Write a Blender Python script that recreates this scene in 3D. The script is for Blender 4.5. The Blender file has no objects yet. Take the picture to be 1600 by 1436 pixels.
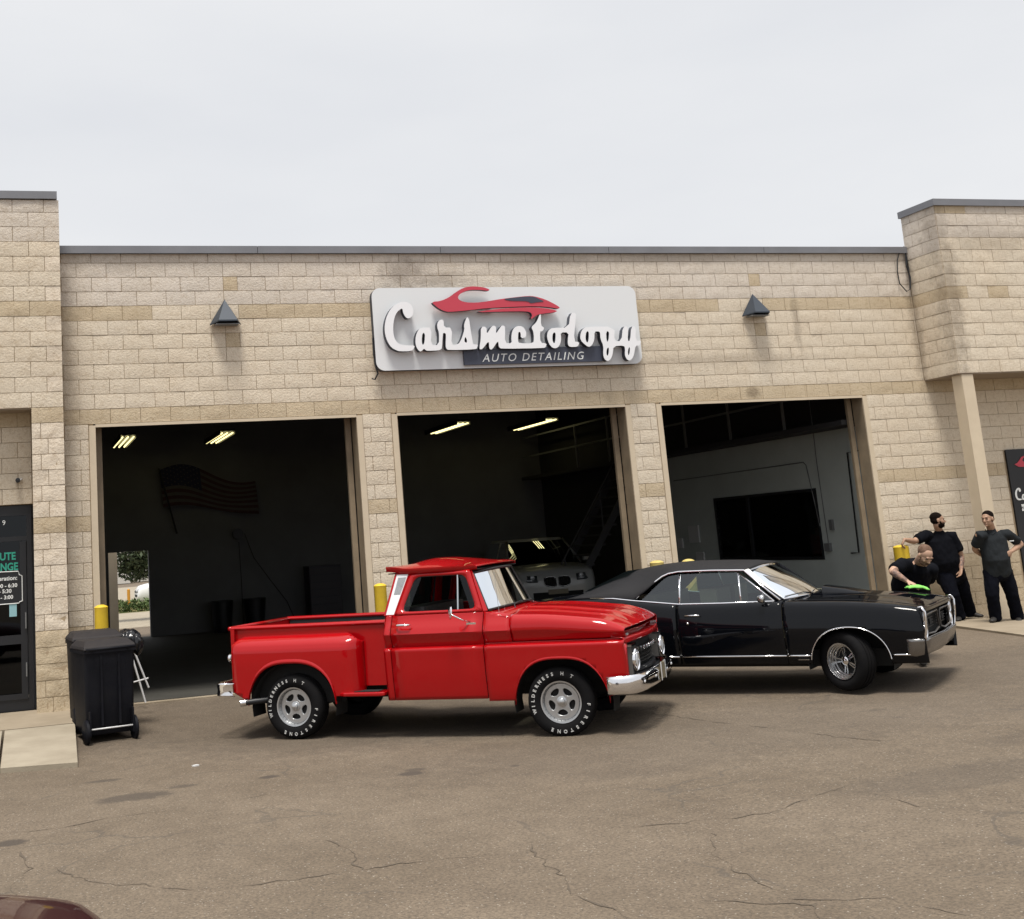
import bpy, bmesh, math, random
from mathutils import Vector, Matrix, noise
R=math.radians; PI=math.pi
random.seed(7)
scene=bpy.context.scene
C=scene.collection
# ---------------------------------------------------------------- camera
cam=bpy.data.cameras.new('camera'); camo=bpy.data.objects.new('camera',cam); C.objects.link(camo)
_r=Vector((0.95935137,-0.27399246,-0.06762457)); _u=Vector((0.01402774,-0.19302884,0.98109280)); _f=Vector((0.28186552,0.94216135,0.18133899))
M=Matrix.Identity(4)
for i in range(3):
    M[i][0]=_r[i]; M[i][1]=_u[i]; M[i][2]=-_f[i]
M[0][3],M[1][3],M[2][3]=-1.161,-17.2244,1.8
camo.matrix_world=M
cam.sensor_fit='HORIZONTAL'; cam.sensor_width=36; cam.lens=1954.2/1600*36
cam.shift_x=(800-580.6)/1600; cam.shift_y=-(718-490.95)/1600
cam.clip_start=.05; cam.clip_end=2000
scene.camera=camo
# ---------------------------------------------------------------- world and sun
SUN_EL,SUN_AZ=71,205      # azimuth measured clockwise from +Y
W=bpy.data.worlds.new('World'); scene.world=W; W.use_nodes=True
nt=W.node_tree; nt.nodes.clear()
out=nt.nodes.new('ShaderNodeOutputWorld'); bg=nt.nodes.new('ShaderNodeBackground')
sky=nt.nodes.new('ShaderNodeTexSky'); sky.sky_type='NISHITA'; sky.sun_disc=False; sky.sun_elevation=R(SUN_EL); sky.sun_rotation=R(SUN_AZ); sky.dust_density=4; sky.air_density=1
tc=nt.nodes.new('ShaderNodeTexCoord'); mp=nt.nodes.new('ShaderNodeMapping'); mp.inputs['Scale'].default_value=(1.2,1.2,4.0)
mp.inputs['Rotation'].default_value=(0,R(-12),0)
nz=nt.nodes.new('ShaderNodeTexNoise'); nz.inputs['Scale'].default_value=1.6; nz.inputs['Detail'].default_value=5; nz.inputs['Roughness'].default_value=.5
cr=nt.nodes.new('ShaderNodeValToRGB')
cr.color_ramp.elements[0].position=.3; cr.color_ramp.elements[0].color=(5.75,5.88,6.15,1)
cr.color_ramp.elements[1].position=.72; cr.color_ramp.elements[1].color=(6.6,6.65,6.75,1)
mx=nt.nodes.new('ShaderNodeMixRGB'); mx.inputs[0].default_value=.95
nt.links.new(tc.outputs['Generated'],mp.inputs[0]); nt.links.new(mp.outputs[0],nz.inputs['Vector']); nt.links.new(nz.outputs['Fac'],cr.inputs[0])
nt.links.new(sky.outputs[0],mx.inputs[1]); nt.links.new(cr.outputs[0],mx.inputs[2])
sx=nt.nodes.new('ShaderNodeSeparateXYZ'); nt.links.new(tc.outputs['Generated'],sx.inputs[0])
mr=nt.nodes.new('ShaderNodeMapRange'); mr.inputs[1].default_value=.42; mr.inputs[2].default_value=1.0; mr.inputs[3].default_value=1.0; mr.inputs[4].default_value=1.6
nt.links.new(sx.outputs[2],mr.inputs[0])
vm=nt.nodes.new('ShaderNodeVectorMath'); vm.operation='SCALE'; nt.links.new(mx.outputs[0],vm.inputs[0]); nt.links.new(mr.outputs[0],vm.inputs['Scale'])
nt.links.new(vm.outputs[0],bg.inputs[0]); bg.inputs[1].default_value=.1
nt.links.new(bg.outputs[0],out.inputs[0])
sl=bpy.data.lights.new('sun','SUN'); sl.energy=3.3; sl.angle=R(17); sl.color=(1,.95,.87)
so=bpy.data.objects.new('sun',sl); C.objects.link(so)
_d=Vector((math.sin(R(SUN_AZ))*math.cos(R(SUN_EL)),math.cos(R(SUN_AZ))*math.cos(R(SUN_EL)),math.sin(R(SUN_EL))))
so.rotation_euler=_d.to_track_quat('Z','Y').to_euler()
scene.view_settings.view_transform='Standard'; scene.view_settings.look='None'; scene.view_settings.exposure=.42; scene.view_settings.gamma=1
scene.render.engine='CYCLES'; scene.render.resolution_x=1024; scene.render.resolution_y=919

# ---------------------------------------------------------------- materials
def PM(name,col,rough=.5,metal=0.,coat=0.,bump=0.,bscale=60.,var=0.,vscale=3.,col2=None,rand=0.,spec=.5,world=False,emit=None,estr=0.,detail=6,coatrough=.03):
    m=bpy.data.materials.new(name); m.use_nodes=True; n=m.node_tree; L=n.links; b=n.nodes['Principled BSDF']
    b.inputs['Base Color'].default_value=(*col,1); b.inputs['Roughness'].default_value=rough; b.inputs['Metallic'].default_value=metal
    b.inputs['Specular IOR Level'].default_value=spec
    if coat: b.inputs['Coat Weight'].default_value=coat; b.inputs['Coat Roughness'].default_value=coatrough
    if emit: b.inputs['Emission Color'].default_value=(*emit,1); b.inputs['Emission Strength'].default_value=estr
    co=None
    if var or bump:
        if world: g=n.nodes.new('ShaderNodeNewGeometry'); co=g.outputs['Position']
        else: g=n.nodes.new('ShaderNodeTexCoord'); co=g.outputs['Object']
    last=None
    if var:
        z=n.nodes.new('ShaderNodeTexNoise'); z.inputs['Scale'].default_value=vscale; z.inputs['Detail'].default_value=detail; z.inputs['Roughness'].default_value=.6; L.new(co,z.inputs['Vector'])
        c2=col2 if col2 else tuple(c*.55 for c in col)
        mr=n.nodes.new('ShaderNodeMapRange'); mr.inputs[1].default_value=.5-.18; mr.inputs[2].default_value=.5+.2; mr.inputs[3].default_value=0; mr.inputs[4].default_value=var
        L.new(z.outputs['Fac'],mr.inputs[0])
        x=n.nodes.new('ShaderNodeMixRGB'); x.inputs[1].default_value=(*col,1); x.inputs[2].default_value=(*c2,1); L.new(mr.outputs[0],x.inputs[0]); last=x.outputs[0]
    if rand:
        oi=n.nodes.new('ShaderNodeObjectInfo'); r2=n.nodes.new('ShaderNodeMapRange'); r2.inputs[3].default_value=1-rand; r2.inputs[4].default_value=1+rand
        L.new(oi.outputs['Random'],r2.inputs[0]); v=n.nodes.new('ShaderNodeVectorMath'); v.operation='SCALE'
        if last: L.new(last,v.inputs[0])
        else: v.inputs[0].default_value=col
        L.new(r2.outputs[0],v.inputs['Scale']); last=v.outputs[0]
    if last: L.new(last,b.inputs['Base Color'])
    if bump:
        z=n.nodes.new('ShaderNodeTexNoise'); z.inputs['Scale'].default_value=bscale; z.inputs['Detail'].default_value=5; L.new(co,z.inputs['Vector'])
        bu=n.nodes.new('ShaderNodeBump'); bu.inputs['Strength'].default_value=bump; bu.inputs['Distance'].default_value=.01; L.new(z.outputs['Fac'],bu.inputs['Height']); L.new(bu.outputs[0],b.inputs['Normal'])
    return m
def glass_mat(name,tint,trans=.6,rough=.02):
    m=bpy.data.materials.new(name); m.use_nodes=True; n=m.node_tree; L=n.links; n.nodes.clear()
    o=n.nodes.new('ShaderNodeOutputMaterial'); t=n.nodes.new('ShaderNodeBsdfTransparent'); g=n.nodes.new('ShaderNodeBsdfGlossy'); mi=n.nodes.new('ShaderNodeMixShader')
    t.inputs[0].default_value=(*tint,1); g.inputs[0].default_value=(.9,.95,1,1); g.inputs['Roughness'].default_value=rough
    f=n.nodes.new('ShaderNodeFresnel'); f.inputs[0].default_value=1.22; a=n.nodes.new('ShaderNodeMath'); a.operation='MULTIPLY_ADD'; a.inputs[1].default_value=1.0; a.inputs[2].default_value=1-trans-.0
    a.use_clamp=True
    L.new(f.outputs[0],a.inputs[0]); L.new(a.outputs[0],mi.inputs[0]); L.new(t.outputs[0],mi.inputs[1]); L.new(g.outputs[0],mi.inputs[2]); L.new(mi.outputs[0],o.inputs[0])
    return m
mRed=PM('red_paint',(.34,.0008,.003),.45,0,.85,spec=.05)
mBlackPaint=PM('black_paint',(.0025,.003,.0045),.5,0,.55,spec=.0)
mVinyl=PM('black_vinyl',(.014,.014,.016),.6,spec=.2,bump=.35,bscale=220)
mChrome=PM('chrome',(.82,.82,.84),.07,1)
mChromeD=PM('dull_chrome',(.55,.56,.57),.2,1)
mGunmetal=PM('lamp_housing',(.10,.095,.09),.35,.5)
mChromeD2=PM('bumper_chrome',(.24,.235,.23),.22,.9)
mHead=PM('headlamp_glass',(.10,.11,.12),.08,.3,1)
mPolish=PM('polished_alloy',(.60,.61,.62),.22,.9,var=.35,vscale=14)
mAlu=PM('cast_aluminium',(.52,.53,.54),.32,.85,var=.25,vscale=9)
mTrim=PM('brushed_trim',(.72,.73,.75),.4,.3)
mRubber=PM('tyre_rubber',(.006,.006,.007),.85,spec=.12,var=.4,col2=(.012,.011,.010),vscale=12)
mRubPlain=PM('rubber_gasket',(.01,.01,.01),.6)
mLetter=PM('white_letter_paint',(.50,.50,.49),.6)
mDark=PM('dark_underbody',(.008,.008,.008),.9)
mLiner=PM('bed_liner',(.012,.012,.014),.8,bump=.3,bscale=90)
mLens=PM('lamp_lens',(.75,.77,.8),.06,.35,1)
mRedLens=PM('red_lens',(.35,.01,.01),.1,0,1)
mAmber=PM('amber_lens',(.6,.25,.05),.1,0,1)
mSeat=PM('seat_vinyl',(.16,.13,.09),.55)
mSeatB=PM('black_seat_vinyl',(.02,.02,.022),.5)
mGlass=glass_mat('car_glass',(.5,.56,.54),.99)
mGlassT=glass_mat('tinted_glass',(.16,.22,.21),.985)
mGlassG=glass_mat('green_tinted_glass',(.50,.62,.58),.94)
mGlassD=glass_mat('dark_store_glass',(.12,.14,.14),.98)
def block_mat(name,c1,c2,rand,bscale=34):
    m=bpy.data.materials.new(name); m.use_nodes=True; n=m.node_tree; L=n.links; b=n.nodes['Principled BSDF']; b.inputs['Roughness'].default_value=.92; b.inputs['Specular IOR Level'].default_value=.2
    g=n.nodes.new('ShaderNodeNewGeometry').outputs['Position']
    def nz(sc,det=5,ro=.6):
        z=n.nodes.new('ShaderNodeTexNoise'); z.inputs['Scale'].default_value=sc; z.inputs['Detail'].default_value=det; z.inputs['Roughness'].default_value=ro; L.new(g,z.inputs['Vector']); return z.outputs['Fac']
    def mr(f,a,b_,c,d):
        r=n.nodes.new('ShaderNodeMapRange'); r.inputs[1].default_value=a; r.inputs[2].default_value=b_; r.inputs[3].default_value=c; r.inputs[4].default_value=d; L.new(f,r.inputs[0]); return r.outputs[0]
    def mixc(t,f,a,c):
        x=n.nodes.new('ShaderNodeMixRGB'); x.blend_type=t; L.new(f,x.inputs[0])
        if isinstance(a,tuple): x.inputs[1].default_value=(*a,1)
        else: L.new(a,x.inputs[1])
        x.inputs[2].default_value=(*c,1); return x.outputs[0]
    base=mixc('MIX',mr(nz(1.3),.34,.68,0,1),c1,c2)
    base=mixc('MULTIPLY',mr(nz(16,6,.75),.50,.72,0,.75),base,(.70,.64,.56))
    base=mixc('MULTIPLY',mr(nz(70,3,.7),.55,.70,0,.6),base,(.62,.56,.48))
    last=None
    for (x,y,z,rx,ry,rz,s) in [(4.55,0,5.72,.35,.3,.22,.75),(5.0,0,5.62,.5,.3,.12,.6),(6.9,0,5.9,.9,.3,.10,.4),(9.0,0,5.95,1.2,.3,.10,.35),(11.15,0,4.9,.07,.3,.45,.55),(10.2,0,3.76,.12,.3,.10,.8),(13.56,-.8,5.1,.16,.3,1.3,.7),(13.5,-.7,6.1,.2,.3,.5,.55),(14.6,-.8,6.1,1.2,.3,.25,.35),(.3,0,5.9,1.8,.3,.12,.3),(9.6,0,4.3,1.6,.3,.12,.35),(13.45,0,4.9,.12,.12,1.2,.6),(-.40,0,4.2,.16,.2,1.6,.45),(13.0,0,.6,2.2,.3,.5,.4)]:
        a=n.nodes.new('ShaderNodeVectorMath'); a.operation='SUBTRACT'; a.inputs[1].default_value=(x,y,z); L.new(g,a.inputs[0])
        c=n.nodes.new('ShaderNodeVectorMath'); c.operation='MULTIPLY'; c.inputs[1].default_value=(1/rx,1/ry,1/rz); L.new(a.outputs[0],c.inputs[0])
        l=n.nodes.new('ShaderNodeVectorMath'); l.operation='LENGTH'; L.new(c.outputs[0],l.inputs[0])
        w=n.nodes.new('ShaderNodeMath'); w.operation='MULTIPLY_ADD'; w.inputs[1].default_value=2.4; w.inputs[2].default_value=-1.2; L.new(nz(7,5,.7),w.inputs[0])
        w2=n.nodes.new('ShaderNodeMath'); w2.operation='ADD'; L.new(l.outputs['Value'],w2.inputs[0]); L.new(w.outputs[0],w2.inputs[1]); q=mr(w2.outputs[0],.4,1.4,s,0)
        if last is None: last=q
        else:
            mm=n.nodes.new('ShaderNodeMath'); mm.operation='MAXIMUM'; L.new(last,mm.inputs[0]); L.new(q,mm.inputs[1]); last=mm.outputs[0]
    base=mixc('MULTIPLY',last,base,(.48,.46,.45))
    oi=n.nodes.new('ShaderNodeObjectInfo'); r2=mr(oi.outputs['Random'],0,1,1-rand,1+rand*.6); v=n.nodes.new('ShaderNodeVectorMath'); v.operation='SCALE'; L.new(base,v.inputs[0]); L.new(r2,v.inputs['Scale']); L.new(v.outputs[0],b.inputs['Base Color'])
    z1=nz(bscale,6,.7); bu=n.nodes.new('ShaderNodeBump'); bu.inputs['Strength'].default_value=1; bu.inputs['Distance'].default_value=.013; L.new(z1,bu.inputs['Height']); L.new(bu.outputs[0],b.inputs['Normal'])
    return m
mBlock=block_mat('tan_split_block',(.665,.59,.48),(.625,.54,.425),.045)
mBlockP=block_mat('pale_split_block',(.69,.61,.505),(.62,.535,.43),.06,28)
mBlockD=block_mat('brown_split_block',(.555,.465,.335),(.49,.40,.28),.05)
mBlockG=block_mat('weathered_grey_block',(.635,.575,.505),(.60,.535,.455),.045)
mMortar=PM('mortar',(.43,.33,.22),.95,var=.6,vscale=3,world=True)
mCoping=PM('grey_metal_coping',(.20,.205,.225),.5,.2,var=.4,vscale=2,world=True)
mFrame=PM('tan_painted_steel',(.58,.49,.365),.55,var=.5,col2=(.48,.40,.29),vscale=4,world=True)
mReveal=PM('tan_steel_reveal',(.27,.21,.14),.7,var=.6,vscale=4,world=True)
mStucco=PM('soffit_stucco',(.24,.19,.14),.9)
mConc=PM('pale_concrete',(.29,.24,.175),.9,var=.8,col2=(.20,.16,.11),vscale=1.8,bump=.4,bscale=50,world=True)
mConcL=PM('light_concrete',(.31,.27,.205),.9,var=.8,col2=(.22,.185,.135),vscale=2.5,bump=.3,bscale=50,world=True)
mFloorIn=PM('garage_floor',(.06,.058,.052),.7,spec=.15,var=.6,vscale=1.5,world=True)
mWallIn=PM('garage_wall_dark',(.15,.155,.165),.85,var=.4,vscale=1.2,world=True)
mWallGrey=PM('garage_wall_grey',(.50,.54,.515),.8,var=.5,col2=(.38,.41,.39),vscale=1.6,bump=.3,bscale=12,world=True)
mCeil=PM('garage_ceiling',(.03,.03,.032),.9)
mYellow=PM('yellow_plastic',(.72,.50,.03),.5,var=.6,col2=(.55,.36,.03),vscale=9)
mPale=PM('pale_yellow_plastic',(.58,.46,.15),.55,var=.4,vscale=8)
mBin=PM('black_bin_plastic',(.006,.0065,.010),.55,spec=.12,var=.6,col2=(.012,.012,.014),vscale=8,bump=.15,bscale=60)
mBinLid=PM('dusty_black_lid',(.028,.024,.023),.65,spec=.2,var=1,col2=(.02,.018,.02),vscale=6)
mBlackM=PM('black_metal',(.008,.009,.012),.45)
mWhiteM=PM('white_metal',(.6,.6,.6),.4)
mStair=PM('dark_steel',(.045,.045,.048),.6)
mGreyM=PM('grey_metal',(.18,.185,.19),.5,.3)
mBoard=PM('sign_board',(.68,.70,.72),.6)
mFace=PM('letter_face',(.78,.79,.82),.5)
mSide=PM('letter_return',(.035,.04,.055),.6)
mSignRed=PM('sign_red',(.50,.045,.075),.5)
mSignDk=PM('sign_charcoal',(.045,.052,.08),.5)
mGreenT=PM('green_lettering',(.02,.28,.20),.5)
mWhiteT=PM('white_lettering',(.72,.74,.74),.5)
mTeal=PM('pale_blue_sticker',(.25,.45,.5),.5)
mTube=PM('lit_tube',(.8,.8,.6),.5,emit=(1,.88,.40),estr=1.5)
mPlate=PM('plate_tan',(.20,.17,.11),.5)
mStain=None

# ---------------------------------------------------------------- mesh helpers
def link(o,parent=None):
    C.objects.link(o)
    if parent is not None: o.parent=parent
    return o
def mesh_from(name,vs,fs,mats,parent=None,smooth=False,sharp=None,mi=None,merge=False):
    me=bpy.data.meshes.new(name); me.from_pydata([tuple(v) for v in vs],[],fs)
    if not isinstance(mats,(list,tuple)): mats=[mats]
    for m in mats: me.materials.append(m)
    if mi: me.polygons.foreach_set('material_index',mi)
    if merge:
        bm=bmesh.new(); bm.from_mesh(me); bmesh.ops.remove_doubles(bm,verts=bm.verts,dist=1e-4); bmesh.ops.dissolve_degenerate(bm,dist=1e-5,edges=bm.edges); bmesh.ops.recalc_face_normals(bm,faces=bm.faces); bm.to_mesh(me); bm.free()
    if smooth:
        me.polygons.foreach_set('use_smooth',[True]*len(me.polygons))
        if sharp: me.set_sharp_from_angle(angle=R(sharp))
    me.update()
    return link(bpy.data.objects.new(name,me),parent)
class MB:
    def __init__(s): s.v=[]; s.f=[]; s.m=[]; s.cur=0; s.cut=[]
    def add(s,vs,fs):
        o=len(s.v); s.cut.append((o,len(s.f))); s.v+= [tuple(v) for v in vs]; s.f+=[tuple(i+o for i in f) for f in fs]; s.m+=[s.cur]*len(fs); return s
    def box(s,x0,x1,y0,y1,z0,z1,rot=None,at=(0,0,0)):
        vs=[Vector((x,y,z)) for z in (z0,z1) for y in (y0,y1) for x in (x0,x1)]
        if rot: vs=[rot@v for v in vs]
        vs=[v+Vector(at) for v in vs]
        return s.add(vs,[(0,2,3,1),(4,5,7,6),(0,1,5,4),(2,6,7,3),(0,4,6,2),(1,3,7,5)])
    def tube(s,path,r,n=8,caps=True):
        path=[Vector(p) for p in path]; rs=r if isinstance(r,(list,tuple)) else [r]*len(path)
        up=None; rings=[]
        for i,p in enumerate(path):
            d=(path[min(i+1,len(path)-1)]-path[max(i-1,0)]).normalized()
            if up is None: up=Vector((0,0,1)) if abs(d.z)<.9 else Vector((1,0,0))
            a=d.cross(up).normalized(); up=a.cross(d).normalized()
            rings.append([p+a*math.cos(t*2*PI/n)*rs[i]+up*math.sin(t*2*PI/n)*rs[i] for t in range(n)])
        vs=[q for rr in rings for q in rr]; fs=[]
        for i in range(len(path)-1):
            for t in range(n): fs.append((i*n+t,i*n+(t+1)%n,(i+1)*n+(t+1)%n,(i+1)*n+t))
        if caps: fs.append(tuple(range(n))[::-1]); fs.append(tuple((len(path)-1)*n+t for t in range(n)))
        return s.add(vs,fs)
    def lathe(s,prof,n=32,axis='Y',at=(0,0,0),sgn=1):
        # prof: (axial, radius)
        vs=[];fs=[]
        for a,r in prof:
            for t in range(n):
                c,q=math.cos(2*PI*t/n)*r,math.sin(2*PI*t/n)*r
                if axis=='Y': v=(c,-a*sgn,q)
                elif axis=='Z': v=(c,q,a)
                else: v=(a,c,q)
                vs.append(Vector(v)+Vector(at))
        for i in range(len(prof)-1):
            for t in range(n): fs.append((i*n+t,i*n+(t+1)%n,(i+1)*n+(t+1)%n,(i+1)*n+t))
        return s.add(vs,fs)
    def grid(s,rows,flip=False):
        n=len(rows[0]); vs=[p for r in rows for p in r]; fs=[]
        for i in range(len(rows)-1):
            for j in range(n-1): fs.append((i*n+j,i*n+j+1,(i+1)*n+j+1,(i+1)*n+j))
        return s.add(vs,fs)
    def prism(s,poly,fn0,fn1):
        n=len(poly); vs=[fn0(*p) for p in poly]+[fn1(*p) for p in poly]
        fs=[tuple(range(n)),tuple(range(2*n-1,n-1,-1))]+[(i,n+i,n+(i+1)%n,(i+1)%n) for i in range(n)]
        return s.add(vs,fs)
    def build(s,name,mats,parent=None,smooth=False,sharp=None,merge=False):
        return mesh_from(name,s.v,s.f,mats,parent,smooth,sharp,s.m if isinstance(mats,(list,tuple)) else None,merge)
def _parts(s,name,mat,parent=None,**k):
    c=s.cut+[(len(s.v),len(s.f))]; r=[]
    for (v0,f0),(v1,f1) in zip(c,c[1:]): r.append(mesh_from(name,s.v[v0:v1],[tuple(i-v0 for i in f) for f in s.f[f0:f1]],mat,parent,**k))
    return r
MB.parts=_parts
def solid(o,t,off=0.):
    m=o.modifiers.new('thickness','SOLIDIFY'); m.thickness=t; m.offset=off; return o
def tag(o,label=None,cat=None,group=None,kind=None):
    if label:o['label']=label
    if cat:o['category']=cat
    if group:o['group']=group
    if kind:o['kind']=kind
    return o
def empty(name,loc,rz=0,label=None,cat=None,group=None):
    o=bpy.data.objects.new(name,None); C.objects.link(o); o.location=loc; o.rotation_euler=(0,0,rz); o.empty_display_size=.2
    return tag(o,label,cat,group)
def struct(o): o['kind']='structure'; return o
def clonetree(o,parent=None):
    c=o.copy(); C.objects.link(c)
    c.parent=parent if parent is not None else None
    for ch in list(o.children):
        clonetree(ch,c)
    return c
def bake(o):
    bpy.context.view_layer.update()
    dg=bpy.context.evaluated_depsgraph_get(); return bpy.data.meshes.new_from_object(o.evaluated_get(dg))
def fill2d(name,polys,ext,mats,parent=None,bevel=0.,res=1,mat_split=True):
    cu=bpy.data.curves.new(name+'_c','CURVE'); cu.dimensions='2D'; cu.fill_mode='BOTH'; cu.extrude=ext; cu.bevel_depth=bevel; cu.bevel_resolution=res
    for p in polys:
        sp=cu.splines.new('POLY'); sp.points.add(len(p)-1)
        for q,pt in zip(sp.points,p): q.co=(pt[0],pt[1],0,1)
        sp.use_cyclic_u=True
    o=bpy.data.objects.new(name+'_t',cu); C.objects.link(o); me=bake(o); C.objects.unlink(o); bpy.data.objects.remove(o)
    me.materials.clear()
    if not isinstance(mats,(list,tuple)): mats=[mats]
    for m in mats: me.materials.append(m)
    if len(mats)>1: me.polygons.foreach_set('material_index',[0 if abs(p.normal.z)>.8 else 1 for p in me.polygons])
    me.name=name; return link(bpy.data.objects.new(name,me),parent)
def text_mesh(s,size,ext=.001,outline=0.,shear=0.,spacing=1.,bold=0.,align='CENTER'):
    cu=bpy.data.curves.new('txt','FONT'); cu.body=s; cu.size=size; cu.extrude=ext; cu.shear=shear; cu.space_character=spacing; cu.align_x=align; cu.offset=bold; cu.resolution_u=3
    if outline: cu.fill_mode='NONE'; cu.bevel_depth=outline; cu.extrude=0; cu.bevel_resolution=0
    o=bpy.data.objects.new('txt_t',cu); C.objects.link(o); me=bake(o); C.objects.unlink(o); bpy.data.objects.remove(o); me.materials.clear(); return me
def text(name,s,size,mat,parent,loc,rot=(PI/2,0,0),sx=1.,**k):
    me=text_mesh(s,size,**k); me.materials.append(mat); me.name=name
    o=link(bpy.data.objects.new(name,me),parent); o.location=loc; o.rotation_euler=rot; o.scale=(sx,1,1); return o
def smoothpoly(pts,it=2,closed=True):
    for _ in range(it):
        q=[]; n=len(pts)
        for i in range(n if closed else n-1):
            a,b=pts[i],pts[(i+1)%n]; q.append((a[0]*.75+b[0]*.25,a[1]*.75+b[1]*.25)); q.append((a[0]*.25+b[0]*.75,a[1]*.25+b[1]*.75))
        if not closed: q=[pts[0]]+q[1:-1]+[pts[-1]]
        pts=q
    return pts
def interp(x,tab):
    if x<=tab[0][0]: return tab[0][1]
    for (a,b),(c,d) in zip(tab,tab[1:]):
        if x<=c: return b+(d-b)*(x-a)/(c-a)
    return tab[-1][1]
def sst(a,b,x):
    t=max(0,min(1,(x-a)/(b-a))); return t*t*(3-2*t)
def frange(a,b,n): return [a+(b-a)*i/(n-1) for i in range(n)]
# ---------------------------------------------------------------- ground
def gz(x,y):
    b=-.02-.155*min(max(-y,0)/2.8,1)
    return b+.021*min(max(x-3.5,0),9)*min(max(-y,0)/2.8,1)
def asphalt():
    m=bpy.data.materials.new('weathered_asphalt'); m.use_nodes=True; n=m.node_tree; L=n.links; b=n.nodes['Principled BSDF']; b.inputs['Roughness'].default_value=.9
    g=n.nodes.new('ShaderNodeNewGeometry')
    def nz(sc,det=4,ro=.55):
        z=n.nodes.new('ShaderNodeTexNoise'); z.inputs['Scale'].default_value=sc; z.inputs['Detail'].default_value=det; z.inputs['Roughness'].default_value=ro; L.new(g.outputs['Position'],z.inputs['Vector']); return z.outputs['Fac']
    def ramp(f,a,b_,c0,c1):
        r=n.nodes.new('ShaderNodeValToRGB'); r.color_ramp.elements[0].position=a; r.color_ramp.elements[1].position=b_; r.color_ramp.elements[0].color=(*c0,1); r.color_ramp.elements[1].color=(*c1,1); L.new(f,r.inputs[0]); return r.outputs[0]
    def mix(t,f,a,c):
        x=n.nodes.new('ShaderNodeMixRGB'); x.blend_type=t
        if isinstance(f,float): x.inputs[0].default_value=f
        else: L.new(f,x.inputs[0])
        L.new(a,x.inputs[1])
        if isinstance(c,tuple): x.inputs[2].default_value=(*c,1)
        else: L.new(c,x.inputs[2])
        return x.outputs[0]
    base=ramp(nz(.55,6,.6),.32,.68,(.118,.092,.064),(.156,.125,.091))
    base=mix('MULTIPLY',.8,base,ramp(nz(4.5,5,.65),.3,.7,(.80,.77,.74),(1.10,1.08,1.06)))
    base=mix('MULTIPLY',.9,base,ramp(nz(45,4,.75),.36,.66,(.60,.59,.58),(1.36,1.34,1.32)))
    v=n.nodes.new('ShaderNodeTexVoronoi'); v.inputs['Scale'].default_value=75; L.new(g.outputs['Position'],v.inputs['Vector'])
    sp=n.nodes.new('ShaderNodeSeparateColor'); L.new(v.outputs['Color'],sp.inputs[0])
    lt=n.nodes.new('ShaderNodeMath'); lt.operation='GREATER_THAN'; lt.inputs[1].default_value=.965; L.new(sp.outputs[0],lt.inputs[0])
    ds=n.nodes.new('ShaderNodeMath'); ds.operation='LESS_THAN'; ds.inputs[1].default_value=.42; L.new(v.outputs['Distance'],ds.inputs[0])
    mu=n.nodes.new('ShaderNodeMath'); mu.operation='MULTIPLY'; L.new(lt.outputs[0],mu.inputs[0]); L.new(ds.outputs[0],mu.inputs[1])
    base=mix('MIX',mu.outputs[0],base,(.27,.235,.19))
    dk=n.nodes.new('ShaderNodeMath'); dk.operation='LESS_THAN'; dk.inputs[1].default_value=.10; L.new(sp.outputs[1],dk.inputs[0])
    mu2=n.nodes.new('ShaderNodeMath'); mu2.operation='MULTIPLY'; L.new(dk.outputs[0],mu2.inputs[0]); L.new(ds.outputs[0],mu2.inputs[1])
    base=mix('MIX',mu2.outputs[0],base,(.07,.055,.04))
    # fine natural cracks: distorted cell edges, kept only where a broad mask allows
    nzd=n.nodes.new('ShaderNodeTexNoise'); nzd.inputs['Scale'].default_value=1.3; nzd.inputs['Detail'].default_value=6; L.new(g.outputs['Position'],nzd.inputs['Vector'])
    ad=n.nodes.new('ShaderNodeVectorMath'); ad.operation='MULTIPLY_ADD'; ad.inputs[1].default_value=(.9,.9,.9); L.new(nzd.outputs['Color'],ad.inputs[0]); L.new(g.outputs['Position'],ad.inputs[2])
    vc=n.nodes.new('ShaderNodeTexVoronoi'); vc.feature='DISTANCE_TO_EDGE'; vc.inputs['Scale'].default_value=.55; L.new(ad.outputs[0],vc.inputs['Vector'])
    cf=n.nodes.new('ShaderNodeMapRange'); cf.inputs[1].default_value=.004; cf.inputs[2].default_value=.012; cf.inputs[3].default_value=1; cf.inputs[4].default_value=0; L.new(vc.outputs['Distance'],cf.inputs[0])
    cm=n.nodes.new('ShaderNodeMapRange'); cm.inputs[1].default_value=.5; cm.inputs[2].default_value=.62; cm.inputs[3].default_value=0; cm.inputs[4].default_value=.5; L.new(nz(.8,3),cm.inputs[0])
    m3=n.nodes.new('ShaderNodeMath'); m3.operation='MULTIPLY'; L.new(cf.outputs[0],m3.inputs[0]); L.new(cm.outputs[0],m3.inputs[1])
    base=mix('MIX',m3.outputs[0],base,(.06,.05,.04))
    # oil and damp drip stains; broad ellipses paint dirt and shade by bays, vehicles
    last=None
    for (x,y,rx,ry,s) in [(-.16,-5.79,.34,.17,.75),(-.33,-4.78,.17,.07,.7),(1.06,-5.61,.085,.07,.9),(.3,-5.55,.12,.07,.6),(2.28,-6.12,.10,.08,.7),(2.19,-6.27,.11,.09,.9),(3.07,-6.51,.05,.05,.8),(-1.18,-7.05,.13,.1,.9),(8.1,-7.2,.25,.12,.5),(4.0,-7.2,.9,.5,.25),(6.5,-6.6,1.2,.5,.3),(7.4,-3.4,2.6,1.4,.35),(3.0,-3.2,2.6,1.6,.38),(1.2,-1.6,2.6,1.6,.36),(5.6,-6.3,3.4,1.3,.26),(9.6,-4.8,2.2,1.5,.30),(5.4,-9.2,.9,.35,.35),(6.9,-8.4,.5,.25,.3)]:
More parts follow.
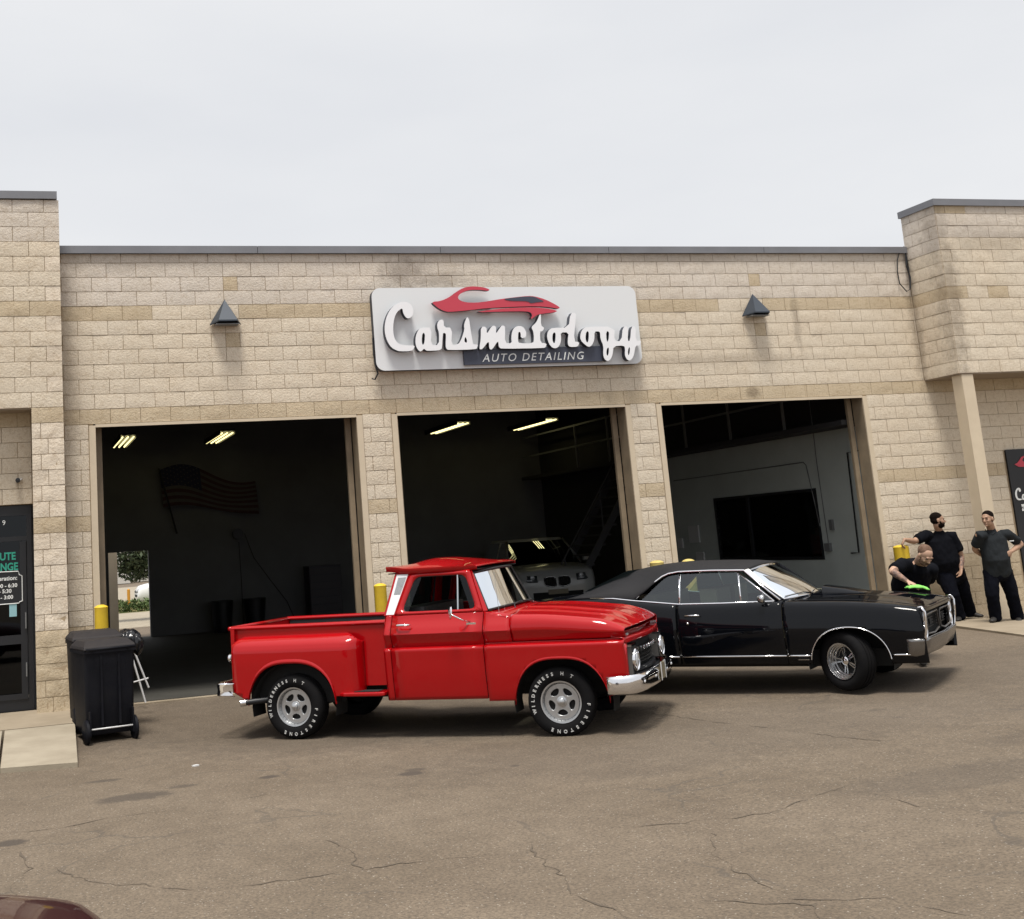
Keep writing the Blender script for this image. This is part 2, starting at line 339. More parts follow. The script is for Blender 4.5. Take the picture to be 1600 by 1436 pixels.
        a=n.nodes.new('ShaderNodeVectorMath'); a.operation='SUBTRACT'; a.inputs[1].default_value=(x,y,0); L.new(g.outputs['Position'],a.inputs[0])
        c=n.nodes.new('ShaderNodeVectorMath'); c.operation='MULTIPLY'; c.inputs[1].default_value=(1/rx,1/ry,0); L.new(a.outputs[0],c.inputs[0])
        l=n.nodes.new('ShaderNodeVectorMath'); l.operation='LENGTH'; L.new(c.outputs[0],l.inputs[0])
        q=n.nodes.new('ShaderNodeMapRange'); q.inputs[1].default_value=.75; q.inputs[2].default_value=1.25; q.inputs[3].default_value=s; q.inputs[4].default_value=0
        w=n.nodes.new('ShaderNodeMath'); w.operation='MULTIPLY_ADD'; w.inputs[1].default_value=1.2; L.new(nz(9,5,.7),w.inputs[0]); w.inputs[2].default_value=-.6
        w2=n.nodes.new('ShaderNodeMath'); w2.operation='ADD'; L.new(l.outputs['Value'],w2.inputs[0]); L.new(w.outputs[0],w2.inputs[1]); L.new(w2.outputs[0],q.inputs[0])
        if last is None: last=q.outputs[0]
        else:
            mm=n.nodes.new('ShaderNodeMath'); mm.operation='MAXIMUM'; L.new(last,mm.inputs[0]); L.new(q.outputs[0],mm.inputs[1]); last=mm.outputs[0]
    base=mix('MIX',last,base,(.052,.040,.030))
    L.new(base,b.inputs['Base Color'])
    bu=n.nodes.new('ShaderNodeBump'); bu.inputs['Strength'].default_value=.6; bu.inputs['Distance'].default_value=.012; L.new(nz(60,4,.7),bu.inputs['Height']); L.new(bu.outputs[0],b.inputs['Normal'])
    return m
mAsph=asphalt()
xs=[-400,-60,-12,-6]+frange(-3,3.5,14)+frange(4,12.5,18)+[14,18,60,400]; ys=[-400,-60,-20,-14]+frange(-10,-2.8,16)+frange(-2.3,0,6)+[1]
ys+= [14.6,20,60,400]
def gz2(x,y): return gz(x,y) if y<=0 else -.05
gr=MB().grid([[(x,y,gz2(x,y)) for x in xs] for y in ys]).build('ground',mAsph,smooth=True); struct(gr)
# long open cracks in the asphalt, narrow strips just above it
mCrack=PM('crack_fill',(.085,.066,.047),.95)
cracks=[[(-2.2,-6.5),(-1.25,-6.64),(-.82,-6.75),(-.47,-6.59),(-.02,-6.57),(.38,-6.64),(.9,-6.4)],[(-.91,-8.03),(-.69,-8.57),(-.36,-8.87),(-.16,-9.11),(.15,-9.18),(.5,-9.22),(.91,-9.2),(1.48,-9.24),(1.84,-9.34)],[(-1.11,-7.38),(-1.03,-7.95),(-1.16,-8.42),(-1.14,-8.68)],[(2.05,-9.2),(1.97,-9.55),(1.92,-10.04),(1.81,-10.36),(1.85,-10.6),(1.89,-10.83),(1.86,-11.02)],[(3.18,-9.55),(2.92,-10.06),(2.85,-10.37),(2.79,-10.73),(2.81,-10.94)],[(2.2,-9.1),(2.73,-9.09),(3.06,-9.18),(3.42,-9.24),(3.78,-9.3),(4.36,-9.05),(4.66,-8.93)],[(5.16,-4.13),(5.4,-5.23),(5.55,-6.06),(5.72,-6.85),(5.85,-7.5),(6.06,-7.89)],[(2.73,-11.06),(2.94,-11.15),(3.17,-11.26),(3.25,-11.5),(3.33,-11.72)],[(2.37,-10.84),(2.58,-10.99),(2.81,-11.17),(2.65,-11.47)],[(4.62,-9.13),(4.67,-9.27),(4.62,-9.79)],[(.91,-9.2),(1.0,-8.7),(.92,-8.3)]]
mb=MB()
for ln in cracks:
    pts=[]
    for (a,b) in zip(ln,ln[1:]):
        L_=math.dist(a,b); k=max(2,int(L_/.05))
        for i in range(k):
            t=i/k; pts.append((a[0]+(b[0]-a[0])*t,a[1]+(b[1]-a[1])*t))
    pts.append(ln[-1]); rows=[]
    for i,p in enumerate(pts):
        j=(noise.noise(Vector((p[0]*9,p[1]*9,1)))*.05,noise.noise(Vector((p[0]*9,p[1]*9,5)))*.05)
        q=pts[min(i+1,len(pts)-1)]; o=pts[max(i-1,0)]; d=Vector((q[0]-o[0],q[1]-o[1])).normalized(); w=.0008+.013*max(0,noise.noise(Vector((p[0]*4,p[1]*4,9)))+.15)
        if i in (0,len(pts)-1): w=.001
        X,Y=p[0]+j[0],p[1]+j[1]
        rows.append([(X-d.y*w,Y+d.x*w,gz(X,Y)+.003),(X+d.y*w,Y-d.x*w,gz(X,Y)+.003)])
    mb.grid(rows)
struct(mb.build('asphalt_cracks',mCrack))
# inside slab and threshold
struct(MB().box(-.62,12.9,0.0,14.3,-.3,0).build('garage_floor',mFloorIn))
struct(MB().box(-.40,13.2,-.16,-.002,-.3,-.008).build('threshold_strip',mConc))
# left walkway: slab by the wall, ramped slab in front
def slab(name,pts,z,th,mat):
    n=len(pts); vs=[(x,y,zz) for (x,y),zz in zip(pts,z)]+[(x,y,-.5) for x,y in pts]
    return struct(mesh_from(name,vs,[tuple(range(n))]+[(i,(i+1)%n,n+(i+1)%n,n+i) for i in range(n)],mat))
slab('walkway',[(-.42,0),(-.43,-1.68),(-7,-1.62),(-7,0)],[.026,.012,.012,.026],.3,mConc)
slab('walkway_ramp',[(-.44,-1.70),(-.52,-3.80),(-1.26,-3.62),(-1.22,-1.70)],[.008,-.125,-.125,.008],.3,mConcL)
slab('walkway_ramp',[(-1.25,-1.70),(-1.29,-3.62),(-7,-3.3),(-7,-1.66)],[.006,-.13,-.13,.006],.3,mConcL)
slab('sidewalk',[(12.50,0),(12.46,-1.0),(11.9,-3.0),(11.3,-5.2),(22,-5.2),(22,0)],[.03]*6,.3,mConc)
# ---------------------------------------------------------------- blocks
B=.4064; CH=.2032
def block_mesh(name,L,H,D,seed,mat,amp=.012):
    nx=6 if L>.3 else 3; nz_=3; vs=[];fs=[]
    for j in range(nz_+1):
        for i in range(nx+1):
            x=-L/2+L*i/nx; z=-H/2+H*j/nz_
            e=(i in (0,nx)) or (j in (0,nz_))
            d=noise.noise(Vector((x*9+seed*7,z*13,seed*3)))*amp+noise.noise(Vector((x*25+seed,z*30,seed)))*amp*.5
            y=-(.002+d) if e is False else (.002-.3*abs(d))
            vs.append((x,y,z))
    for j in range(nz_):
        for i in range(nx):
            a=j*(nx+1)+i; fs.append((a,a+1,a+nx+2,a+nx+1))
    bd=[i for i in range(nx+1)]+[(j+1)*(nx+1)-1 for j in range(1,nz_+1)]+[nz_*(nx+1)+i for i in range(nx-1,-1,-1)]+[j*(nx+1) for j in range(nz_-1,0,-1)]
    o=len(vs); vs+= [(vs[i][0],D,vs[i][2]) for i in bd]
    k=len(bd)
    for t in range(k): fs.append((bd[(t+1)%k],bd[t],o+t,o+(t+1)%k))
    me=bpy.data.meshes.new(name); me.from_pydata(vs,[],fs); me.materials.append(mat); me.polygons.foreach_set('use_smooth',[True]*len(fs)); me.set_sharp_from_angle(angle=R(50)); me.update(); return me
JT=.0075
VAR={}
for key,mat,amp in (('n',mBlock,.008),('p',mBlockP,.026),('d',mBlockD,.009),('q',mBlockD,.030),('g',mBlockG,.008)):
    VAR[key]=([block_mesh('split_block',B-JT,CH-JT,.09,s+ord(key),mat,amp) for s in range(6)],[block_mesh('half_block',B/2-JT,CH-JT,.09,s+9+ord(key),mat,amp) for s in range(4)])
class Wall:
    def __init__(s,parent,limit=295): s.parent=parent; s.limit=limit; s.list=[]
    def blk(s,x0,x1,row,y=0.,key='n',side=False,h=1.):
        if x1-x0<.03: return
        s.list.append((x0,x1,row,y,key,side,h))
    def course(s,x0,x1,row,key='n',y=0.,side=False,org=0.,phase=None,h=1.):
        ph=(0 if row%2 else .5) if phase is None else phase
        i=math.floor((x0-org)/B-ph)-1
        while True:
            a=org+(i+ph)*B; b=a+B; i+=1
            if a>=x1-1e-6: break
            a2,b2=max(a,x0),min(b,x1)
            if b2-a2>.03:
                k=key(0.5*(a2+b2)) if callable(key) else key
                if isinstance(k,list):   # split into two halves
                    m=(a2+b2)/2; s.blk(a2,m,row,y,k[0],side,h); s.blk(m,b2,row,y,k[1],side,h)
                else: s.blk(a2,b2,row,y,k,side,h)
    def build(s,order=None):
        ls=sorted(s.list,key=order) if order else s.list
        stuff=MB(); mats=[mBlock,mBlockP,mBlockD,mBlockG]; mi={'n':0,'p':1,'d':2,'q':2,'g':3}
        for n,(x0,x1,row,y,key,side,h) in enumerate(ls):
            L=x1-x0; full=L>.28; ms=VAR[key][0 if full else 1]; me=ms[random.randrange(len(ms))]
            sx=(L-JT)/((B if full else B/2)-JT); sz=(h*CH-JT)/(CH-JT)
            cx=(x0+x1)/2; cz=(row+h/2)*CH; jit=random.uniform(-.003,.003)
            fl=random.random()<.5
            if n<s.limit:
                o=bpy.data.objects.new('block',me); C.objects.link(o); o.parent=s.parent
                if side: o.location=(y+jit,cx,cz); o.rotation_euler=(0,0,-PI/2)
                else: o.location=(cx,y+jit,cz)
                o.scale=(sx,1,sz)
            else:
                stuff.cur=mi[key]; vs=[]
                for v in me.vertices:
                    c=v.co; p=(c.x*sx,c.y,c.z*sz)
                    vs.append((y+jit+p[1],cx-p[0],cz+p[2]) if side else (cx+p[0],y+jit+p[1],cz+p[2]))
                stuff.add(vs,[tuple(p.vertices) for p in me.polygons])
        if stuff.v:
            o=stuff.build('block_courses',mats,s.parent,smooth=True,sharp=50); o['kind']='stuff'
shop=empty('shop_building',(6,0,0),0,'long tan split-face block garage front with three open bays and grey coping','building')
def sub(o): # place world-built child under an empty that sits away from the origin
    o.matrix_parent_inverse=Matrix.Translation(-Vector(shop.location)); return o
shop.location=(0,0,0)
W1=Wall(shop,298)
for row in range(19,30):
    h=1. if row<29 else .66
    def key(x,row=row):
        i=x/B; 
        if row==25:
            for a,b in ((-2,2.4),(2.9,3.5),(5.3,5.8),(6.3,19),(19,22.8),(23.2,23.9),(26.4,26.9),(27.2,34)):
                if a<=i<b: return 'd'
            return 'n'
        if row in (27,23) and (4.3<i<4.8 or 25.3<i<25.8): return ['g' if row==27 else 'n','d']
        if row>=26: return 'g'
        return 'n'
    W1.course(-.42,13.45,row,key,h=h)
W1.course(-.42,16.3,18,'d')
def lowkey(row): 
    return 'd' if (row==11 or row<5) else 'n'
for row in range(0,18):
    k=lowkey(row)
    W1.course(-.42,-.20*B-.01,row,k); W1.course(9.22*B,10.28*B,row,k); W1.course(19.72*B,20.78*B,row,k)
    if row>=13: W1.course(30.22*B,17.,row,k)
    else: W1.course(30.22*B,14.80,row,k)
for row in range(13,18): W1.course(-4.2,-.84,row,'n')
W1.course(-4.2,-.84,18,'d')
def order(t):
    x0,x1,row,y,key,side,h=t; return ((x0+1.16)**2+17.2**2+(row*CH-1.8)**2)/((x1-x0)*h) * (1 if row>=19 else .9)
W1.build(order)
mo=MB()
for b in ((-.6,17,3.86,6.0),(-4.2,17,3.66,3.8599),(-.6,-.03,-.2,3.6599),(9.05*B,10.45*B,-.2,3.6599),(19.55*B,20.95*B,-.2,3.6599),(30.05*B,14.84,-.2,2.6399),(30.05*B,17,2.64,3.6599),(-4.2,-.601,2.64,3.6599)):
    mo.box(b[0],b[1],.012,.25,b[2],b[3])
mo.build('mortar_bed',mMortar,shop)
# steel door frames, reveals and lintels
for a in (0,10.5,21):
    x0,x1=a*B,(a+9)*B
    f=MB().box(x0-.085,x0,-.012,.011,-.02,3.64).box(x1,x1+.085,-.012,.011,-.02,3.64).box(x0,x1,-.010,.011,3.615,3.655).parts('door_frame',mFrame,shop)
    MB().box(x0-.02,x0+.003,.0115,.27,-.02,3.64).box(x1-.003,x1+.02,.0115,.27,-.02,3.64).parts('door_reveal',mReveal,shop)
    MB().box(x0-.02,x1+.02,.0115,.27,3.636,3.66).build('door_head',mBlackM,shop)
    MB().box(x0+.02,x0+.10,.275,.33,0,3.7).box(x1-.10,x1-.02,.275,.33,0,3.7).parts('door_track',mReveal,shop)
# coping
cp=MB()
for i in range(5):
    a=-.44+i*2.78; cp.box(a+.004,a+2.776,-.045,.38,6.032,6.128)
    cp.box(a+.004,a+2.776,-.052,-.046,6.02,6.128)
cp.build('coping',mCoping,shop)
# shell of the garage
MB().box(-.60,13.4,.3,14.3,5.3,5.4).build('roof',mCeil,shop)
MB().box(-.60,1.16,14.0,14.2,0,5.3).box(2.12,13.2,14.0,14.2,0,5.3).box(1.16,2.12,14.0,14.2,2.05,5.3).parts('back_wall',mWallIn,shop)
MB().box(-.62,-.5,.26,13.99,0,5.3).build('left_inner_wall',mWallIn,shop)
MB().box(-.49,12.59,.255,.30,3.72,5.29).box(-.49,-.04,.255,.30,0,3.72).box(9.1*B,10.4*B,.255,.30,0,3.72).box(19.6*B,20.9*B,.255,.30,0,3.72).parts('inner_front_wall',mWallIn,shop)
# grey side wall with an inner window
wy0,wy1,wz0,wz1=2.15,5.45,1.07,2.215
MB().box(12.6,12.75,.26,wy0,0,3.22).box(12.6,12.75,wy1,8.0,0,3.22).box(12.6,12.75,wy0,wy1,0,wz0).box(12.6,12.75,wy0,wy1,wz1,3.22).parts('side_wall',mWallGrey,shop)
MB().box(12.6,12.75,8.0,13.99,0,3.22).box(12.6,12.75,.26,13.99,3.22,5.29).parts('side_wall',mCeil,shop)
iw=MB().box(12.58,12.66,wy0-.05,wy0,wz0-.05,wz1+.05).box(12.58,12.66,wy1,wy1+.05,wz0-.05,wz1+.05).box(12.58,12.66,wy0,wy1,wz0-.05,wz0).box(12.58,12.66,wy0,wy1,wz1,wz1+.05).box(12.59,12.65,4.28,4.36,wz0,wz1).build('inner_window',mBlackM,shop)
MB().box(12.615,12.62,wy0,4.28,wz0,wz1).box(12.615,12.62,4.36,wy1,wz0,wz1).build('pane',glass_mat('inner_glass',(.55,.55,.55),.97),iw)
MB().box(15.8,15.9,.3,9,0,3).box(12.76,15.8,8.9,9,0,3).box(12.76,15.9,.3,9,3,3.05).build('office_wall',mWallIn,shop)
# mezzanine edge and railing high on the side wall
MB().box(12.0,12.595,.35,13.9,3.22,3.30).build('mezzanine_edge',mCeil,shop)
rl=MB()
for y in (2.0,3.75,5.4,7.1,8.8,10.5): rl.box(12.04,12.08,y,y+.04,3.30,4.35)
for z in (3.8,4.3): rl.box(12.045,12.075,.4,13.8,z,z+.04)
rl.parts('mezzanine_rail',mGreyM,shop)
# pipes and switch boxes on the grey wall
MB().tube([(12.57,.62,2.81),(12.57,1.07,2.80),(12.57,1.12,1.13),(12.57,1.32,1.12)],.012).build('air_pipe',mBlackM,shop)
MB().tube([(12.585,1.9,5.2),(12.585,1.96,2.7),(12.585,1.93,1.3)],.008).tube([(12.585,7,2.72),(12.585,2.35,2.74),(12.585,2.28,2.68),(12.585,2.1,1.6)],.009).parts('conduit',mGreyM,shop)
MB().box(12.54,12.6,1.86,2.0,1.16,1.30).parts('switch_box',mGreyM,shop); MB().box(12.55,12.6,1.72,1.80,1.52,1.70).parts('switch_box',mGreyM,shop)
MB().box(12.57,12.598,6.2,6.6,1.4,1.75).box(12.57,12.598,6.9,7.1,1.3,1.5).box(12.57,12.598,6.1,6.4,.9,1.2).parts('wall_notice',mWhiteM,shop)
# ---------------------------------------------------------------- left and right entrance towers
lt=empty('left_entrance_tower',(0,0,0),0,'tall block entrance canopy with stone pier at the left edge of the front','building')
W2=Wall(lt,290)
for row in range(19,33):
    def key(x,row=row):
        if row==32: return 'g' if x<-1.1 else 'g'
        if row==25: return 'd' if x>-1.08 else 'n'
        if row>29: return 'g'
        return 'p' if (x>-.65 and row%2==0) else 'n'
    W2.course(-4.2,-.43,row,key,y=-.4,org=-.43,phase=0 if row%2 else .5,h=1. if row<32 else .86)
for row in range(0,19):
    if row<5: k='q'
    elif row in (11,18): k='d'
    else: k='p'
    if row in (2,3,4,11,18): W2.blk(-.84,-.43,row,-.4,k)
    elif row%2: W2.blk(-.84,-.725,row,-.4,k); W2.blk(-.725,-.43,row,-.4,k)
    else: W2.blk(-.84,-.635,row,-.4,k); W2.blk(-.635,-.43,row,-.4,k)
W2.build()
MB().box(-4.2,-.445,-.388,-.001,3.86,6.66).box(-.826,-.445,-.388,-.001,0.03,3.8599).build('mortar_bed',mMortar,lt)
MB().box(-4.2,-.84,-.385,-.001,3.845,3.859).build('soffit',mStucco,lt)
MB().box(-4.25,-.455,-.43,.4,6.685,6.79).build('coping',mCoping,lt)
rt=empty('right_entrance_tower',(0,0,0),0,'projecting block canopy on a tan steel column at the right edge','building')
W3=Wall(rt,290)
for row in range(19,33):
    hh=1. if row<32 else .72
    def key(x,row=row):
        if row==25: return 'd' if (x<14.05 or 14.4<x<14.65) else 'n'
        if row==32: return 'd' if x<13.95 else 'g'
        if row>29: return 'g'
        return 'n'
    W3.course(13.46,17.,row,key,y=-.81,org=13.45,phase=0 if row%2 else .5,h=hh)
    W3.course(-.80,-.0,row,'d' if row in(25,) else ('g' if row>28 else 'n'),y=13.45,side=True,org=-.81,phase=0 if row%2 else .5,h=hh)
W3.build()
MB().box(13.462,17,-.798,-.001,3.86,6.62).build('mortar_bed',mMortar,rt)
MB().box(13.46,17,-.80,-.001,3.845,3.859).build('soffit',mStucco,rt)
MB().box(13.42,17,-.85,.02,6.63,6.74).build('coping',mCoping,rt)
MB().box(13.50,13.72,-.79,-.57,.03,3.844).build('column',mFrame,rt)
# storefront at the far left
sf=empty('storefront_door',(0,0,0),0,'black framed glass entry door beside the stone pier at far left','door')
MB().box(-4.2,-.86,.05,.13,2.50,2.63).box(-4.2,-.86,.05,.13,2.17,2.23).box(-.92,-.86,.05,.13,.03,2.17).box(-.92,-.86,.05,.13,2.23,2.5).box(-4.2,-.92,.05,.13,.03,.17).box(-1.95,-1.87,.05,.13,.17,2.17).build('frame',mBlackM,sf)
MB().box(-1.87,-.925,.035,.049,.86,.975).box(-1.01,-.93,.035,.049,.17,.86).box(-1.01,-.93,.035,.049,.975,2.16).box(-1.87,-1.01,.035,.049,.17,.24).build('door_leaf',mBlackM,sf)
MB().box(-4.2,-.93,.085,.09,.17,2.17).box(-4.2,-.92,.086,.091,2.23,2.5).build('pane',mGlassD,sf)
MB().box(-.955,-.94,-.01,.034,1.05,1.25).box(-.955,-.94,-.01,.034,.45,.62).parts('hinge',mGreyM,sf)
MB().box(-4.5,-.62,2.5,2.6,0,3.6).box(-.84,-.62,.26,2.5,0,3.6).box(-4.5,-.62,.26,2.6,3.2,3.3).build('lobby_wall',mWallIn,sf)
for s,x,z,h in (('MINUTE',-1.061,1.935,.135),('CHANGE',-1.033,1.80,.135)):
    text('door_lettering',s,h,mGreenT,sf,(x,.031,z),align='RIGHT',bold=.004,sx=.82)
mb=MB()
fr=[(-.985,1.40),(-.985,1.72),(-1.02,1.735),(-1.03,1.78),(-1.9,1.80),(-1.9,1.37),(-1.03,1.375),(-1.02,1.39)]
fill2d('hours_board',[[(a,b) for a,b in fr]],.001,mBlackM,sf).matrix_world=Matrix.Translation((0,.030,0))@Matrix.Rotation(PI/2,4,'X')
mb.tube([(a,.028,b) for a,b in fr+fr[:1]],.006,6).build('hours_border',mWhiteT,sf)
for s,x,z,h in (('Hours of Operation:',-1.045,1.675,.075),('8:00 - 6:30',-1.046,1.583,.068),('8:00 - 5:30',-1.119,1.515,.068),('9:00 - 3:00',-1.10,1.437,.068)):
    text('hours_lettering',s,h,mWhiteT,sf,(x,.026,z),align='RIGHT',bold=.0015)
text('street_number','9',.09,mWhiteT,sf,(-1.18,.045,2.385),align='RIGHT')
MB().box(-1.15,-1.058,.031,.034,1.21,1.37).build('sticker',mTeal,sf)
cm=empty('security_camera',(-.99,0,2.95),0,'small black-lensed white security camera on the wall above the left door','camera')
MB().lathe([(-.0,.0),(0,.03),(.11,.03),(.115,0)],16,at=(-.03,-.02,0)).build('camera_body',mBlackM,cm,smooth=True,sharp=40)
MB().tube([(.02,0,.02),(.01,-.03,.01),(-.02,-.06,0)],.015).build('bracket',mWhiteM,cm)
SIGN={"C":[[[4.532,4.594],[4.514,4.55],[4.47,4.512],[4.298,4.513],[4.249,4.527],[4.171,4.573],[4.122,4.656],[4.094,4.755],[4.091,4.853],[4.108,4.95],[4.146,5.048],[4.203,5.136],[4.278,5.199],[4.363,5.238],[4.434,5.242],[4.494,5.221],[4.532,5.181],[4.548,5.121],[4.543,5.062],[4.514,5.013],[4.466,4.992],[4.436,4.999],[4.408,5.034],[4.387,5.084],[4.384,5.138],[4.365,5.139],[4.312,5.105],[4.267,5.046],[4.234,4.948],[4.22,4.85],[4.22,4.752],[4.244,4.674],[4.286,4.624],[4.355,4.603],[4.436,4.596]]],"ars":[[[4.595,4.814],[4.553,4.726],[4.542,4.628],[4.555,4.559],[4.587,4.514],[4.612,4.502],[4.638,4.518],[4.668,4.547],[4.695,4.517],[4.725,4.511],[4.889,4.513],[4.932,4.531],[4.944,4.556],[4.973,4.758],[4.987,4.769],[5.008,4.767],[5.022,4.747],[5.0,4.579],[5.009,4.535],[5.039,4.514],[5.455,4.515],[5.488,4.539],[5.508,4.588],[5.44,4.59],[5.431,4.6],[5.422,4.68],[5.411,4.789],[5.405,4.909],[5.398,4.97],[5.372,5.005],[5.331,4.931],[5.311,4.871],[5.315,4.816],[5.273,4.712],[5.248,4.663],[5.201,4.595],[5.087,4.592],[5.128,4.844],[4.999,4.851],[5.002,4.946],[4.988,4.966],[4.952,4.969],[4.913,4.937],[4.894,4.888],[4.899,4.828],[4.916,4.779],[4.901,4.591],[4.772,4.594],[4.808,4.85],[4.691,4.857],[4.639,4.848]],[[4.659,4.774],[4.7,4.773],[4.684,4.645],[4.665,4.601],[4.645,4.606],[4.64,4.666]],[[5.321,4.716],[5.341,4.651],[5.332,4.612],[5.293,4.637]]],"met":[[[5.574,4.852],[5.664,4.85],[5.659,4.735],[5.72,4.824],[5.76,4.863],[5.797,4.863],[5.816,4.832],[5.802,4.737],[5.868,4.821],[5.909,4.866],[5.946,4.86],[5.959,4.83],[5.932,4.599],[6.043,4.592],[6.041,4.677],[6.059,4.758],[6.091,4.817],[6.148,4.852],[6.223,4.851],[6.268,4.814],[6.289,4.753],[6.28,4.683],[6.194,4.664],[6.198,4.755],[6.172,4.766],[6.159,4.746],[6.143,4.625],[6.161,4.592],[6.386,4.585],[6.404,4.66],[6.404,4.771],[6.381,4.812],[6.389,4.843],[6.454,4.892],[6.491,4.943],[6.532,5.024],[6.553,5.018],[6.536,4.85],[6.578,4.829],[6.58,4.799],[6.544,4.764],[6.511,4.764],[6.5,4.592],[6.607,4.58],[6.579,4.525],[6.546,4.511],[5.871,4.515],[5.836,4.536],[5.829,4.571],[5.83,4.641],[5.723,4.509],[5.691,4.509],[5.677,4.535],[5.682,4.644],[5.571,4.517],[5.534,4.513],[5.522,4.528],[5.559,4.677]]],"ol":[[[6.616,4.676],[6.628,4.737],[6.66,4.787],[6.723,4.817],[6.985,4.812],[7.036,5.037],[7.131,5.041],[7.115,4.943],[7.045,4.602],[7.138,4.589],[7.116,4.539],[7.086,4.519],[6.976,4.518],[6.946,4.548],[6.948,4.619],[6.978,4.741],[6.841,4.743],[6.848,4.651],[6.823,4.571],[6.779,4.516],[6.729,4.502],[6.681,4.518],[6.638,4.574]],[[6.721,4.74],[6.765,4.745],[6.75,4.633],[6.731,4.578],[6.706,4.593],[6.699,4.664]]],"ogy":[[[7.156,4.655],[7.176,4.737],[7.22,4.793],[7.284,4.822],[7.753,4.819],[7.716,4.593],[7.839,4.59],[7.888,4.817],[7.984,4.815],[7.941,4.588],[7.986,4.593],[8.029,4.815],[8.109,4.813],[8.077,4.591],[8.173,4.589],[8.156,4.543],[8.125,4.517],[8.068,4.513],[8.04,4.421],[8.008,4.339],[7.963,4.294],[7.923,4.29],[7.887,4.322],[7.87,4.384],[7.888,4.476],[7.871,4.523],[7.696,4.516],[7.672,4.399],[7.636,4.328],[7.593,4.293],[7.554,4.294],[7.519,4.331],[7.509,4.392],[7.53,4.525],[7.491,4.628],[7.497,4.731],[7.476,4.747],[7.404,4.748],[7.391,4.63],[7.362,4.569],[7.318,4.519],[7.268,4.515],[7.212,4.562],[7.172,4.604]],[[7.271,4.751],[7.312,4.75],[7.294,4.622],[7.274,4.576],[7.249,4.597],[7.245,4.664]],[[7.599,4.745],[7.649,4.744],[7.631,4.636],[7.608,4.58],[7.589,4.606]],[[7.616,4.497],[7.607,4.421],[7.584,4.365],[7.565,4.391],[7.572,4.452],[7.593,4.493]],[[7.97,4.5],[7.961,4.423],[7.935,4.362],[7.925,4.403],[7.941,4.475]]],"red1":[[[4.838,5.234],[4.989,5.246],[5.13,5.307],[5.237,5.382],[5.343,5.437],[5.461,5.463],[5.606,5.455],[5.721,5.433],[5.772,5.402],[5.724,5.391],[5.631,5.406],[5.485,5.41],[5.382,5.392],[5.292,5.351],[5.252,5.306],[5.263,5.264],[5.325,5.231],[5.439,5.214],[5.614,5.218],[5.925,5.264],[6.149,5.289],[6.374,5.308],[6.477,5.3],[6.638,5.256],[6.81,5.169],[6.88,5.119],[6.833,5.105],[6.73,5.128],[6.507,5.15],[6.135,5.145],[5.693,5.13],[5.429,5.103],[5.154,5.082],[5.054,5.083],[4.957,5.123],[4.877,5.186]]],"red2":[[[5.499,5.067],[5.69,5.097],[5.986,5.125],[6.357,5.134],[6.624,5.119],[6.838,5.077],[6.782,5.05],[6.555,5.032],[6.479,5.012],[6.399,4.957],[6.377,4.964],[6.411,5.006],[6.394,5.055],[6.321,5.074],[5.981,5.075]]],"dark":[[[5.955,5.263],[6.149,5.285],[6.373,5.301],[6.477,5.292],[6.548,5.257],[6.634,5.217],[6.513,5.209],[6.392,5.191],[6.38,5.217],[6.292,5.229],[6.07,5.234]]]}
# black banner by the right entrance
bn=empty('black_window_banner',(14.83,-.03,0),0,'tall black shop banner with red logo and white script at the right edge','sign')
MB().box(0,1.0,-.0,.02,.03,2.65).build('panel',mBlackM,bn)
lg=[(0,0),(.06,.02),(.12,.07),(.16,.115),(.22,.13),(.28,.12),(.2,.10),(.17,.06),(.2,.03),(.3,.02),(.4,.01),(.38,-.03),(.2,-.05),(.08,-.045)]
fill2d('red_logo',[[(x,y) for x,y in lg]],.002,mSignRed,bn).matrix_parent_inverse=Matrix.Identity(4)
bn.children[-1].location=(.13,-.006,2.40); bn.children[-1].rotation_euler=(PI/2,0,0)
MB().box(.14,.6,-.008,-.001,1.63,1.74).build('white_strip',mWhiteT,bn)
for nm in ('C','ars','met','ol','ogy'):
    o=fill2d('script_letters',[[((x-4.13)*.28,(z-4.95)*.28) for x,z in smoothpoly(p,1)] for p in SIGN[nm]],.002,mWhiteT,bn); o.location=(.055,-.008,1.93); o.rotation_euler=(PI/2,0,0)
text('strip_lettering','AUTO DETAILING',.06,mBlackM,bn,(.37,-.010,1.665))
# hanging cables
MB().tube([(13.41,-.03,6.14),(13.42,-.05,5.95),(13.435,-.04,5.75),(13.42,-.05,5.55),(13.40,-.04,5.4),(13.33,-.04,5.36),(13.22,-.03,5.5),(13.20,-.04,5.7),(13.24,-.03,5.9),(13.30,-.03,6.02)],.009,6).tube([(13.43,-.03,6.1),(13.39,-.05,5.8),(13.44,-.04,5.6),(13.40,-.05,5.42)],.012,6).build('hanging_cable',mBlackM)
tag(C.objects['hanging_cable'],'black cable looping down from the coping in the right corner','cable')
